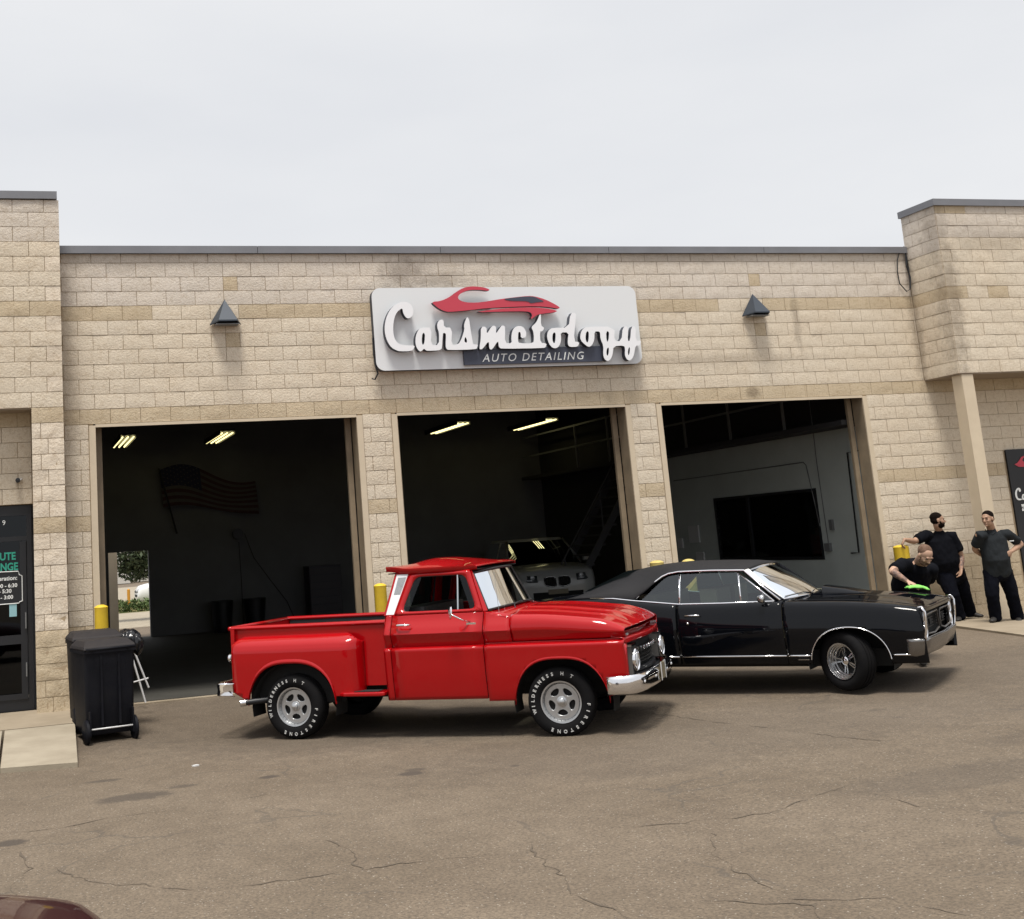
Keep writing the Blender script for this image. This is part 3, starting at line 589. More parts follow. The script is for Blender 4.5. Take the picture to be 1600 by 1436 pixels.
# ---------------------------------------------------------------- sign
sg=empty('shop_sign',(0,0,0),0,'wide white sign board with raised script letters and red car swoosh above the middle bay','sign')
def rrect(x0,z0,x1,z1,r,n=6):
    P=[]
    for cx,cz,a in ((x1-r,z1-r,0),(x0+r,z1-r,90),(x0+r,z0+r,180),(x1-r,z0+r,270)):
        for i in range(n+1): t=R(a+90*i/n); P.append((cx+r*math.cos(t),cz+r*math.sin(t)))
    return P
def onwall(o,y): o.rotation_euler=(PI/2,0,0); o.location=(0,y,0); return o
sb=onwall(fill2d('board',[rrect(3.965,4.255,8.225,5.472,.13)],.055,[mBoard,mSide],sg),-.095)
for nm in ('C','ars','met','ol','ogy'):
    polys=[smoothpoly(p,1) for p in SIGN[nm]]
    onwall(fill2d('script_letters',polys,.05,[mFace,mSide],sg),-.219)
for nm in ('red1','red2'): onwall(fill2d('red_swoosh',[smoothpoly(p,1) for p in SIGN[nm]],.035,[mSignRed,mSide],sg),-.235)
onwall(fill2d('dark_swoosh_window',[smoothpoly(p,1) for p in SIGN['dark']],.002,mSignDk,sg),-.273)
MB().box(5.30,7.53,-.20,-.151,4.30,4.535).build('tagline_box',mSignDk,sg)
text('tagline_lettering','AUTO DETAILING',.168,mWhiteT,sg,(6.395,-.203,4.338),shear=.28,spacing=1.22,sx=1.02)
MB().tube([(3.955,-.10,4.75),(3.945,-.12,4.5),(3.97,-.12,4.30),(3.99,-.12,4.22),(3.95,-.08,4.14),(3.92,-.05,4.16)],.012,6).build('power_cable',mBlackM,sg)
# pyramid wall lamps
def pyr(x,lab):
    e=empty('wall_lamp',(x,0,5.0),0,lab,'wall lamp',group='pyramid lamps on the block front')
    vs=[(0,-.04,.35),(-.22,-.02,0),(.22,-.02,0),(.13,-.26,.02),(-.13,-.26,.02),(-.22,-.02,-.02),(.22,-.02,-.02),(.13,-.26,0),(-.13,-.26,0)]
    mesh_from('shade',vs,[(0,1,4),(0,4,3),(0,3,2),(0,2,1),(1,5,8,4),(4,8,7,3),(3,7,6,2)],mGreyDark,e)
    MB().box(-.16,.16,-.2,-.04,-.035,-.021).build('diffuser',mGreyM,e)
mGreyDark=PM('lamp_grey',(.035,.045,.06),.55,.2)
pyr(1.83,'dark pyramid wall lamp left of the sign'); pyr(10.37,'dark pyramid wall lamp right of the sign')
# ---------------------------------------------------------------- vehicle helpers (local u forward, v to the vehicle's right, w up)
def P(u,v,w): return (u,-v,w)
def side_panel(us,lo,hi,vf,wl,sgn):
    rows=[]
    for u in us:
        l,h=lo(u),hi(u)
        rows.append([P(u,sgn*vf(u,min(max(w,l),h)),min(max(w,l),h)) for w in wl])
    return rows
def arch(u,c,w0,hw,hh,n=2.4,m=2.1):
    t=abs((u-c)/hw)
    return None if t>=1 else w0+hh*(1-t**n)**(1/m)
def dense(a,b,step,pts=()):
    n=max(2,int(abs(b-a)/step)+1); s=set(round(x,4) for x in frange(a,b,n))
    for c,hw in pts:
        for k in range(0,25):
            x=hw*math.cos(PI*k/24); s.add(round(c+x,4))
        for e in (.0005,.002,.006,.012): s.add(round(c+hw-e,4)); s.add(round(c-hw+e,4))
    return sorted(x for x in s if min(a,b)-1e-6<=x<=max(a,b)+1e-6)
def ring(outer,inner,fn,n=72):
    # ring between two closed polygons seen from a common centre
    cx=sum(p[0] for p in inner)/len(inner); cy=sum(p[1] for p in inner)/len(inner)
    def hit(poly,a):
        dx,dy=math.cos(a),math.sin(a); best=None
        for (x0,y0),(x1,y1) in zip(poly,poly[1:]+poly[:1]):
            ex,ey=x1-x0,y1-y0; den=dx*ey-dy*ex
            if abs(den)<1e-12: continue
            t=((x0-cx)*ey-(y0-cy)*ex)/den; s=((x0-cx)*dy-(y0-cy)*dx)/den
            if t>0 and -1e-6<=s<=1+1e-6: best=t if best is None else max(best,t)
        return (cx+dx*best,cy+dy*best)
    an=set(2*PI*i/n for i in range(n))
    for p in outer: an.add(math.atan2(p[1]-cy,p[0]-cx)%(2*PI))
    an=sorted(an); m=MB(); a=[fn(*hit(outer,t)) for t in an]; b=[fn(*hit(inner,t)) for t in an]
    k=len(an); m.add(a+b,[(i,(i+1)%k,k+(i+1)%k,k+i) for i in range(k)]); return m
def roundp(poly,r=.25,it=3):
    # round the corners of a polygon by corner cutting near vertices only
    out=[]
    for i,p in enumerate(poly):
        a=Vector(poly[i-1]); b=Vector(p); c=Vector(poly[(i+1)%len(poly)])
        d1=min(r,(a-b).length*.45); d2=min(r,(c-b).length*.45)
        p0=b+(a-b).normalized()*d1; p1=b+(c-b).normalized()*d2
        for k in range(5):
            t=k/4; q=p0*(1-t)**2+b*2*t*(1-t)+p1*t*t; out.append((q.x,q.y))
    return out
def outline_tube(mb,poly,fn,r,n=6): mb.tube([fn(*p) for p in poly+poly[:1]],r,n)
def tyre_letters(words,parent,r,size,ax,outl):
    vs=[];fs=[]
    for s,a0,a1 in words:
        for i,ch in enumerate(s):
            if ch==' ': continue
            me=text_mesh(ch,size,outline=outl,align='CENTER'); a=R(a0+(a1-a0)*i/(len(s)-1))
            for_v=[]
            for v in me.vertices:
                rr=r+v.co.y-.36*size; t=a-v.co.x/rr   # angle measured ccw from +u seen from outside
                for_v.append((math.cos(t)*rr,-(ax+v.co.z),math.sin(t)*rr))
            o=len(vs); vs+=for_v; fs+=[tuple(k+o for k in p.vertices) for p in me.polygons]; bpy.data.meshes.remove(me)
    o=mesh_from('raised_lettering',vs,fs,mLetter,parent); o['kind']='stuff'; return o
def wheel(parent,u,v,w,Rr,wd,rim,right=True,steer=0.,style='star',letters=None):
    h=wd/2; T=MB()
    prof=[(-h*.75,rim-.01),(-h*.95,rim+.03),(-h*1.04,(rim+Rr)/2),(-h*.97,Rr-.03),(-h*.8,Rr-.008),(-h*.5,Rr),(-h*.48,Rr-.008),(-h*.38,Rr-.008),(-h*.36,Rr),(-h*.06,Rr),(-h*.04,Rr-.008),(h*.04,Rr-.008),(h*.06,Rr),(h*.36,Rr),(h*.38,Rr-.008),(h*.48,Rr-.008),(h*.5,Rr),(h*.8,Rr-.008),(h*.97,Rr-.03),(h*1.04,(rim+Rr)/2),(h*.97,rim+.03),(h*.80,rim+.002),(h*.74,rim-.004)]
    T.lathe(prof,56); t=T.build('wheel',mRubber,parent,smooth=True,sharp=38)
    t.location=P(u,v,w); t.rotation_euler=(0,0,(0 if right else PI)+steer)
    if letters: tyre_letters(letters,t,(rim+Rr)/2+.010,.045,h*1.03+.001,.0018)
    if style=='star':
        m=MB().lathe([(h*.74,rim-.002),(h*.86,rim+.002),(h*.84,rim-.012),(h*.60,rim-.016),(h*.30,rim-.03),(h*.24,rim-.045)],56); m.build('rim',mAlu,t,smooth=True,sharp=40)
        hol=[]; ro=rim-.048
        for k in range(5):
            a=R(90+36+72*k) if False else R(54+72*k); c=(math.cos(a)*ro*.68,math.sin(a)*ro*.68); P_=[]
            for i in range(20):
                q=2*PI*i/20; x=math.cos(q)*.033; y=math.sin(q)*.052*(1+.25*math.cos(q))
                # long axis across the spoke direction
                lx,ly=x+.0,y
                P_.append((c[0]+lx*math.cos(a)-ly*math.sin(a),c[1]+lx*math.sin(a)+ly*math.cos(a)))
            hol.append(P_)
        disc=fill2d('spokes',[[(math.cos(2*PI*i/64)*(rim-.03),math.sin(2*PI*i/64)*(rim-.03)) for i in range(64)]]+hol,.008,mAlu,t,bevel=.004)
        disc.rotation_euler=(PI/2,0,0); disc.location=(0,-h*.34,0)
        MB().lathe([(h*.36,.056),(h*.5,.05),(h*.54,.034),(h*.74,.03),(h*.80,.018),(h*.82,0)],28).build('centre_cap',mAlu,t,smooth=True,sharp=35)
        n=MB()
        for k in range(30):
            a=2*PI*k/30; n.tube([(math.cos(a)*(rim-.022),-h*.60,math.sin(a)*(rim-.022)),(math.cos(a)*(rim-.024),-h*.53,math.sin(a)*(rim-.024))],.004,5)
        n.build('rim_rivets',mGreyM,t)['kind']='stuff'
        MB().lathe([(h*.2,0),(h*.2,rim-.02)],32).build('brake_shadow',mDark,t)
    elif style=='chrome5':
        MB().lathe([(h*.74,rim-.002),(h*.95,rim+.004),(h*.92,rim-.010),(h*.70,rim-.014),(h*.68,rim-.021),(h*.45,rim-.023),(h*.43,rim-.030),(h*.15,rim-.032),(h*.13,rim-.040),(-h*.25,rim-.044),(-h*.3,rim-.06)],56).build('rim',mPolish,t,smooth=True,sharp=25)
        m=MB()
        for k in range(5):
            a=R(90+72*k+20); d=(math.cos(a),math.sin(a)); n_=(-d[1],d[0])
            for o_ in (-1,1):
                pl=[(d[0]*r_+n_[0]*w_,d[1]*r_+n_[1]*w_) for r_,w_ in ((.03,.014*o_),(rim-.045,.026*o_),(rim-.045,.010*o_),(.03,.003*o_))]
                m.prism(pl,lambda x,z:(x,-h*.30+.25*math.hypot(x,z),z),lambda x,z:(x,-h*.02,z))
        sp_=m.build('spokes',mPolish,t,smooth=True,sharp=30); sp_['kind']='part'
        del sp_['kind']
        MB().lathe([(h*.2,.050),(h*.42,.045),(h*.50,.028),(h*.52,0)],24).build('centre_cap',mChrome,t,smooth=True,sharp=40)
        MB().lathe([(-h*.2,0),(-h*.2,rim-.05)],32).build('brake_shadow',mDark,t)
    else:
        MB().lathe([(h*.74,rim-.002),(h*.86,rim+.002),(h*.82,rim-.012),(h*.5,rim-.02)],40).build('rim',mAlu,t,smooth=True,sharp=40)
        m=MB()
        for k in range(5):
            a=R(90+72*k); d=(math.cos(a),math.sin(a)); n_=(-d[1],d[0])
            m.prism([(d[0]*r_+n_[0]*w_,d[1]*r_+n_[1]*w_) for r_,w_ in ((.0,.03),(rim-.01,.04),(rim-.01,-.04),(.0,-.03))],lambda x,z:(x,-h*.6,z),lambda x,z:(x,-h*.4,z))
        m.build('spokes',mAlu,t); MB().lathe([(h*.2,0),(h*.2,rim-.01)],32).build('brake_shadow',mDark,t)
    return t
# ---------------------------------------------------------------- red pickup
TG=-.175
tr=empty('pickup_truck',(4.60,-4.69,TG),R(-38.5),'glossy red vintage step-side pickup parked at an angle in front of the bays','truck')
WLs=[.34,.38,.42,.48,.55,.62,.70,.76,.80,.83,.855,.875,.888,.898,.905,.912,.925,.95,.98,1.01,1.03,1.045,1.06,1.08,1.10,1.12,1.14,1.16,1.18,1.20,1.22,1.24,1.26]
def vbody(u,w):
    t=[(.34,.905),(.42,.925),(.6,.948),(.8,.962),(.875,.968),(.890,.967),(.902,.955),(.906,.915),(.912,.898),(.97,.920),(1.02,.945),(1.045,.957),(1.07,.945),(1.10,.930),(1.14,.905),(1.18,.882),(1.22,.866),(1.26,.855)]
    return interp(w,t)
def archT(u): 
    a=arch(u,.03,.30,.475,.455,2.8,2.0); return a
def vfend(u,w):
    v=vbody(u,w)
    if w<.9:
        a=archT(u)
        pass
    if u>.45: v-=.05*((u-.45)/.27)**2
    return v
for sg in (1,-1):
    # front fender below the bonnet line
    lo=lambda u: max(archT(u) or 0,(.36 if u<-.2 else .42) if not archT(u) else 0)
    us=dense(-.722,.69,.05,[(.03,.475)])
    o=MB().grid(side_panel(us,lo,lambda u:.925,vfend,WLs,sg)).build('front_fender',mRed,tr,smooth=True,sharp=40,merge=True); solid(o,.008)
    pts=[(u,archT(u)) for u in us if archT(u)]
    m=MB().grid([[P(u,sg*(vfend(u,max(w,.5))+dv),w+dw*min(1,.4+(w-.3)*1.5)) for dv,dw in ((-.02,-.004),(.004,-.005),(.012,.002),(.012,.014),(.001,.028))] for u,w in pts]); m.build('arch_lip',mRed,tr,smooth=True,sharp=70)
    # cowl side between door and bonnet
    o=MB().grid(side_panel(frange(-.722,-.435,6),lambda u:.929,lambda u:interp(u,[(-.722,1.236),(-.6,1.205),(-.435,1.17)]),vbody,WLs,sg)).build('cowl_side',mRed,tr,smooth=True,sharp=40,merge=True); solid(o,.008)
    # door lower skin
    o=MB().grid(side_panel(frange(-1.728,-.730,8),lambda u:.385,lambda u:1.235,vbody,WLs,sg)).build('door',mRed,tr,smooth=True,sharp=40,merge=True); solid(o,.008); door=o
    fn=lambda u,w,s=sg:P(u,s*(.862-(w-1.22)*.34),w)
    outer=[(-1.70,1.235),(-1.55,1.655),(-.885,1.655),(-.735,1.235)]
    inner=roundp([(-1.625,1.262),(-1.490,1.615),(-.935,1.612),(-.800,1.262)],.07)
    solid(ring(outer,inner,fn).build('window_frame',mRed,door,smooth=True,sharp=40),.03)
    vent=[q for q in inner if q[0]>-1.012]; MB().add([fn(*q) for q in vent],[tuple(range(len(vent)))]).build('vent_glass',mGlassT,door); rest=[q for q in inner if q[0]<-1.012]; MB().add([fn(*q) for q in rest],[tuple(range(len(rest)))]).build('door_glass',mGlassT,door)
    g=MB(); outline_tube(g,inner,lambda u,w:fn(u,w),.007); g.build('window_gasket',mRubPlain,door,smooth=True)
    MB().tube([fn(-1.005,1.265),fn(-1.02,1.612)],.009).build('vent_divider',mChromeD,door)
    MB().tube([P(-1.66,sg*.945,1.135),P(-1.64,sg*.972,1.14),P(-1.52,sg*.975,1.14),P(-1.505,sg*.945,1.138)],[.012,.013,.011,.009]).build('door_handle',mChrome,door,smooth=True)
    # cab rear quarter
    o=MB().grid(side_panel(frange(-1.82,-1.736,4),lambda u:.385,lambda u:1.235,lambda u,w:vbody(u,w)-.03*sst(-1.79,-1.83,u),WLs,sg)).build('cab_corner',mRed,tr,smooth=True,sharp=40,merge=True); solid(o,.008)
    pil=[(-1.82,1.235),(-1.715,1.66),(-1.556,1.66),(-1.706,1.235)]
    m=MB().add([fn(*q) for q in pil],[(0,1,2,3)]); m.add([fn(-1.82,1.235),fn(-1.715,1.66),P(-1.75,sg*.60,1.66),P(-1.86,sg*.70,1.235)],[(0,1,2,3)])
    o=m.build('rear_pillar',mRed,tr); solid(o,.02)
    tp=[(-1.80,1.245),(-1.700,1.648),(-1.572,1.648),(-1.712,1.245)]
    m=MB().prism(tp,lambda u,w:P(u,sg*(.874-(w-1.22)*.34),w),lambda u,w:P(u,sg*(.862-(w-1.22)*.34),w)); pt=m.build('pillar_trim',mTrim,tr)
    m=MB()
    for k in range(16):
        w=1.45+k*.011; m.tube([P(-1.727+(w-1.43)*.235,sg*(.876-(w-1.22)*.34),w),P(-1.655+(w-1.43)*.35,sg*(.876-(w-1.22)*.34),w)],.0028,4)
    m.build('trim_ribs',mGreyM,pt)['kind']='stuff'
    if sg==1:
        m=MB().tube([P(-.86,.90,1.14),P(-.92,1.0,1.17),P(-1.0,1.10,1.235)],.008); mm=m.build('side_mirror',mChrome,tr,smooth=True)
        MB().add(*(lambda b:(b.v,b.f))(MB().lathe([(-.022,.0),(-.02,.035),(-.008,.062),(0,.066),(.006,.064),(.006,0)],28,axis='X',at=(0,0,0)))).build('mirror_head',mChrome,mm,smooth=True,sharp=30)
        mh=mm.children[0]; mh.location=P(-1.0,1.11,1.25); mh.rotation_euler=(0,R(8),R(28))
        MB().box(-.90,-.80,-.925,-.885,1.105,1.135).build('mirror_foot',mChrome,mm)
# roof
def roofw(u,s):
    e=1.706+.010*sst(-.95,-.75,u)
    c=.085*sst(-1.80,-1.48,u)*(1-.85*sst(-1.4,-.80,u))
    lip=.03*sst(-1.55,-1.80,u)
    return e+lip+c*(1-abs(s)**3.2)**.8*(.55+.45*math.cos(s*PI/2))
rows=[]
for u in [-1.83,-1.81,-1.76,-1.7,-1.62,-1.55,-1.48,-1.4,-1.3,-1.2,-1.1,-1.0,-.94,-.89,-.85,-.82,-.805]:
    hw=.745-.02*sst(-1.3,-.8,u) if u>-1.7 else .745-.04*((-1.7-u)/.13)**2
    bow=.06
    r=[]
    for k in range(33):
        s=-1+2*k/32; uu=u+(bow*(1-s*s) if u>-1.2 else 0)*sst(-1.3,-.8,u)
        w=roofw(u,s)
        if u>-.86: w-=.02*((u+.86)/.055)
        r.append(P(uu,hw*s,w))
    r=[P(u,-hw,roofw(u,1)-.055)]+r+[P(u,hw,roofw(u,1)-.055)]
    rows.append(r)
o=MB().grid(rows).build('roof',mRed,tr,smooth=True,sharp=38); solid(o,.012,-1)
o=MB().box(-1.80,-.80,-.72,.72,1.655,1.665).build('headliner',mDark,tr)
# windscreen
def ws(s,t,off=0):
    u=(-.70+.13*(1-s*s))*(1-t)+(-.875+.13*(1-s*s))*t; return P(u+off,s*(.845*(1-t)+.715*t),(1.235+.025*(1-s*s))*(1-t)+(1.635+.03*(1-s*s))*t)
MB().grid([[ws(s,t) for s in frange(-.97,.97,25)] for t in frange(.03,.97,6)]).build('windscreen',mGlass,tr,smooth=True)
m=MB(); path=[ws(s,.02,.006) for s in frange(-.97,.97,25)]+[ws(.98,t,.006) for t in frange(.05,.95,6)]+[ws(s,.97,.006) for s in frange(.97,-.97,25)]+[ws(-.98,t,.006) for t in frange(.95,.05,6)]
m.tube(path+path[:1],.013,6); m.build('windscreen_gasket',mRubPlain,tr,smooth=True)
for sg in (1,-1):
    m=MB().add([P(-.735,sg*.86,1.235),P(-.885,sg*.712,1.665),ws(sg*.985,1.0),ws(sg*.985,0.0)],[(0,1,2,3)]); solid(m.build('front_pillar',mRed,tr),.03)
    for s in (.35,): MB().tube([P(-.50,sg*.45,1.215),P(-.56,sg*.30,1.262),ws(sg*.05,.06,.02)],.006,5).build('wiper',mBlackM,tr)
# cowl panel between bonnet and glass
o=MB().grid([[P(-.735+.13*(1-s*s)-.0+.0,s*.86,1.235+.022*(1-s*s)-.0) for s in frange(-1,1,17)],[P(-.6+.1*(1-s*s),s*.878,1.205+.035*(1-s*s)) for s in frange(-1,1,17)],[P(-.45+.03*(1-s*s),s*.90,1.165+.065*(1-abs(s)**3)) for s in frange(-1,1,17)]]).build('cowl_panel',mRed,tr,smooth=True); solid(o,.01,-1)
m=MB()
# bonnet: flat crowned top, rolled shoulder, undercut skirt
rows=[]
NF=.065
for uu in [-.43,-.40,-.3,-.2,-.1,0,.1,.2,.3,.4,.46,.50,.54,.57,.60,.63,.655,.675,.69,.70]:
    t=(uu+.43)/1.13
    hwid=1-.055*(max(0,uu-.40)/.30)**2
    bb=1.045-.055*sst(.2,1.,t); drop=max(0.,(t-.72)/.28)
    sh=.150-.035*t-.085*drop**2.2; cn=.040-.01*t-.02*drop**2
    half=[]
    for j,(w,v) in enumerate([(.932,.902),(.95,.909),(.98,.921),(1.01,.936),(1.035,.950)]):
        half.append((v,bb-(1.045-w)*(bb-.932)/(1.045-.932)))
    for k in range(0,11):
        ph=PI/2*(1-k/10); half.append((.862+.091*math.sin(ph)**.9 if ph>0 else .862,bb+sh*math.cos(ph)**.9 if ph<PI/2 else bb))
    for k in range(1,27):
        v=.862*(1-k/26); a_=v
        w=bb+sh+cn*(1-(v/.862)**2)
        e=1-drop**2
        w+=e*(.012*math.exp(-((a_-.26)/.03)**2)+.014*math.exp(-((a_-.60)/.045)**2)-.010*math.exp(-((a_-.43)/.11)**2))
        half.append((v,w))
    full=[(-v,w) for v,w in half]+[(v,w) for v,w in half[:-1][::-1]]
    rows.append([P(uu+NF*(1-(v/.953)**2)*t**3,v*hwid,w) for v,w in full])
o=MB().grid(rows).build('bonnet',mRed,tr,smooth=True,sharp=50); solid(o,.008,-1)
# front face
def fp(s,w,off=0,hw=.905):   # plan curve of the nose
    return P(.675+.065*(1-s*s)+off-.03*abs(s)**8,s*hw,w)
S_=frange(-1,1,33)
o=MB().grid([[fp(s,w,off) for s in S_] for w,off in ((.975,-.02),(.972,-.075),(.935,-.075),(.930,.015),(.925,.030),(.905,.036),(.885,.030),(.872,.012),(.868,-.03))]).build('nose_brow',mRed,tr,smooth=True,sharp=35); solid(o,.006)
m=MB().grid([[fp(s,w,-.055,.87) for s in S_] for w in (.87,.53)]); m.build('grille_backing',mDark,tr)
o=MB().grid([[fp(s,w,off) for s in S_] for w,off in ((.555,-.03),(.548,.02),(.50,.022),(.42,-.02))]).build('lower_valance',mBlackM,tr,smooth=True,sharp=35); solid(o,.006)
for sg in (1,-1):
    # corner piece of fender round to nose
    m=MB().grid([[P(.66+.02,sg*.905,w),P(.69,sg*.895,w),P(.70,sg*.87,w)] for w in frange(.44,.87,5)]); solid(m.build('fender_corner',mRed,tr,smooth=True),.008)
    # headlamp housing
    cu,cv,cw=.69,sg*.715,.70
    hb=MB()
    pol=[(-.115,-.13),(-.105,.14),(.12,.135),(.125,-.10)]
    A=[P(cu+.045,cv+x*sg*-1,cw+z) for x,z in pol]; Bk=[P(cu-.10,cv-x*sg*1.25,cw+z*1.15) for x,z in pol]
    hb.add(A+Bk,[(i,(i+1)%4,4+(i+1)%4,4+i) for i in range(4)]); hl=hb.build('headlamp',mGunmetal,tr)
    MB().add(A,[(0,1,2,3)]).build('headlamp_plate',mDark,hl)
    MB().lathe([(.03,.105),(.06,.112),(.075,.105),(.078,.094),(.06,.088)],36,axis='X',at=P(cu,cv,cw)).build('bezel',mChrome,hl,smooth=True,sharp=40)
    MB().lathe([(.062,.09),(.075,.07),(.085,.04),(.088,0)],28,axis='X',at=P(cu,cv,cw)).build('lens',mLens,hl,smooth=True)
    MB().box(cu-.03,cu+.055,-cv-.14,-cv+.10,cw+.135,cw+.155).build('housing_top',mChrome,hl)
    MB().box(.65,.70,-sg*.80-.05,-sg*.80+.09,.940,.962).build('parking_lamp',mLens,tr)
gm=MB()
gr_=[]
for w,th in ((.775,.022),(.585,.02)):
    m=MB()
    m.grid([[fp(s,w+dz,off,.62) for s in frange(-.92,.92,21)] for dz,off in ((-th,-.02),(-th,.02),(th,.02),(th,-.02))]); m.build('grille_bar',mChromeD if w>.7 else mBlackM,tr,smooth=True,sharp=30)
for w in (.64,.67,.70,.73): 
    MB().grid([[fp(s,w+dz,off,.60) for s in frange(-.92,.92,15)] for dz,off in ((-.004,-.02),(0,.0),(.004,-.02))]).build('grille_slat',mGunmetal,tr)
for i,ch in enumerate('CHEVROLET'):
    v=-.40+.1*i; s=v/.905; o=text('grille_lettering',ch,.052,mChrome,tr,P(.675+.065*(1-s*s)+.022,v,.757),rot=(PI/2,0,PI/2+.25*v),ext=.003)
# bumpers
def bumper(name,plan,sec,mat):
    rows=[]
    for (u,v) in plan: rows.append([P(u+du,v*(1 if du>=0 else 1),w) for du,w in sec])
    return MB().grid(rows).build(name,mat,tr,smooth=True,sharp=50)
plan=[(.50,-.985),(.60,-.985),(.70,-.965),(.760,-.90),(.79,-.80),(.81,-.6),(.823,-.3),(.825,0),(.823,.3),(.81,.6),(.79,.8),(.760,.90),(.70,.965),(.60,.985),(.50,.985)]
rows=[]
for i,(u,v) in enumerate(plan):
    sc=1 if abs(v)<.9 else .2; sv=0 if abs(v)<.9 else (.03 if v>0 else -.03)
    rows.append([P(u+du*sc,v+ (sv*du/.035 if du>0 else 0),w) for du,w in ((-.03,.565),(.0,.575),(.022,.565),(.035,.53),(.030,.49),(.035,.45),(.02,.415),(-.03,.40))])
o=MB().grid(rows).build('front_bumper',mChrome,tr,smooth=True,sharp=60); solid(o,.006)
bb=MB()
for v in (-.78,-.33,.33,.78):
    b1=MB().lathe([(.0,.016),(.008,.015),(.014,.008),(.015,0)],12,axis='X',at=P(.825-.035*(v/.8)**2+.03,v,.50)); bb.add(b1.v,b1.f)
bb.build('bumper_bolts',mLens,o,smooth=True)
pl=MB().box(.865,.875,-.11,.11,.44,.60).build('number_plate',mPlate,tr)
m=MB(); 
for y in (-.12,.12): m.tube([(.878,y,.43),(.878,y,.61)],.004,5)
m.build('plate_frame',mLens,pl)
rp=[(-3.60,-.95),(-3.80,-.93),(-3.86,-.8),(-3.88,0),(-3.86,.8),(-3.80,.93),(-3.60,.95)]
o=MB().grid([[P(u-du,v,w) for du,w in ((0,.60),(.03,.585),(.02,.53),(.03,.475),(0,.46))] for u,v in rp]).build('rear_bumper',mChrome,tr,smooth=True,sharp=60); solid(o,.006)
# ---- load bed
for sg in (1,-1):
    o=MB().box(-3.70,-1.865,-sg*.72-.018,-sg*.72+.018,.52,1.15).build('bed_side',mRed,tr)
    MB().box(-3.70,-1.865,-sg*.693-.004,-sg*.693+.004,.62,1.145).build('side_liner',mLiner,tr)
    m=MB(); n=20
    m.grid([[P(u,sg*(.72+.045*math.cos(a)),1.165+.026*math.sin(a)) for a in frange(0,2*PI,13)] for u in frange(-3.74,-1.855,2)]); m.build('bed_rail',mRed,tr,smooth=True)
    MB().box(-3.715,-3.67,-sg*.75-.03,-sg*.75+.03,.50,1.16).build('stake_post',mRed,tr)
    # bulging rear fender
    c0,c1=-3.66,-2.13
    def hiF(u): 
        t=(u-c0)/(c1-c0); return .60+.47*(1-abs(2*t-1)**7)**.6 if 0<t<1 else .62
    def archR(u): return arch(u,-2.92,.34,.52,.455,2.7,2.0)
    def vF(u,w,sgn=1):
        t=max(0.,min(1.,(u-c0)/(c1-c0))); f=(1-t)
        front=max(0.,1-(max(0,(u-(c1-.24))/.24))**2.4)**.5
        rear=max(0.,1-(max(0,((c0+.10)-u)/.10))**2.2)**.5
        h=1.075; a=max(0.,min(1.,(w-.955)/(h-.955))); top=(1-.30*max(0,min(1,(w-.925)/.05))*0)*max(0.,1-a**1.9)**.62
        v=.735+(.215-.05*max(0,(.80-w))-.012*sst(.93,.96,w))*front**.8*top*(.55+.45*rear)
        if w<.93:
            pass
        return v
    wl=[.40,.45,.5,.55,.6,.65,.7,.74,.78,.82,.86,.90,.93,.95,.97,.99,1.005,1.02,1.035,1.048,1.058,1.066,1.071,1.075]
    def loR(u):
        a=archR(u)
        if a: return a
        return .50-.09*sst(-3.66,-3.42,u) if u<-2.92 else .44
    us=dense(c0,c1,.04,[(-2.92,.52)])+[c1-.004,c1-.01,c1-.02,c0+.003,c0+.01,c0+.02]; us=sorted(set(us))
    def hiR(u): return 1.075-.11*max(0.,(c0+.14-u)/.14)**2-.09*max(0.,(u-(c1-.2))/.2)**2.2
    o=MB().grid(side_panel(us,loR,hiR,vF,wl,sg)).build('rear_fender',mRed,tr,smooth=True,sharp=60,merge=True); solid(o,.006)
    pts=[(u,loR(u)) for u in us if archR(u)]
    m=MB()
    m.grid([[P(u,sg*(vF(u,max(w,.6))+dv),w+dw*(.4+.6*min(1,(w-.34)/.3))) for dv,dw in ((-.02,-.004),(.006,-.006),(.018,.004),(.018,.020),(.004,.040))] for u,w in pts]); m.build('arch_lip',mRed,tr,smooth=True,sharp=70)
    # step
    st=[(-2.42,.735),(-2.36,.93),(-2.30,.965),(-1.90,.975),(-1.84,.955),(-1.83,.735)]
    m=MB().prism(st,lambda u,v:P(u,sg*v,.435),lambda u,v:P(u,sg*v,.475)); st_=m.build('step',mRed,tr)
    bv=st_.modifiers.new('bevel','BEVEL'); bv.width=.012; bv.segments=3
    MB().box(-2.2,-1.92,-sg*.85-.07,-sg*.85+.07,.476,.482).build('step_tread',mDark,st_)
    MB().lathe([(-.02,.045),(-.05,.045),(-.065,.03),(-.07,0)],20,axis='X',at=P(-3.64,sg*.86,.86)).build('tail_lamp',mChrome,tr,smooth=True,sharp=40)
    MB().lathe([(-.045,.036),(-.072,.02),(-.076,0)],20,axis='X',at=P(-3.64,sg*.86,.86)).build('tail_lens',mRedLens,tr,smooth=True)
MB().box(-3.70,-1.86,-.69,.69,.60,.64).build('bed_floor',mLiner,tr)
MB().box(-1.885,-1.86,-.74,.74,.60,1.15).build('bed_headboard',mLiner,tr)
MB().box(-1.858,-1.835,-.75,.75,.50,1.16).build('cab_back',mRed,tr)
MB().box(-3.745,-3.712,-.72,.72,.56,1.15).build('tailgate',mRed,tr)
MB().tube([P(-3.735,-.76,1.165),P(-3.735,.76,1.165)],.024,10).tube([P(-1.87,-.70,1.165),P(-1.87,.70,1.165)],.018,10).build('bed_cap_rail',mRed,tr,smooth=True)
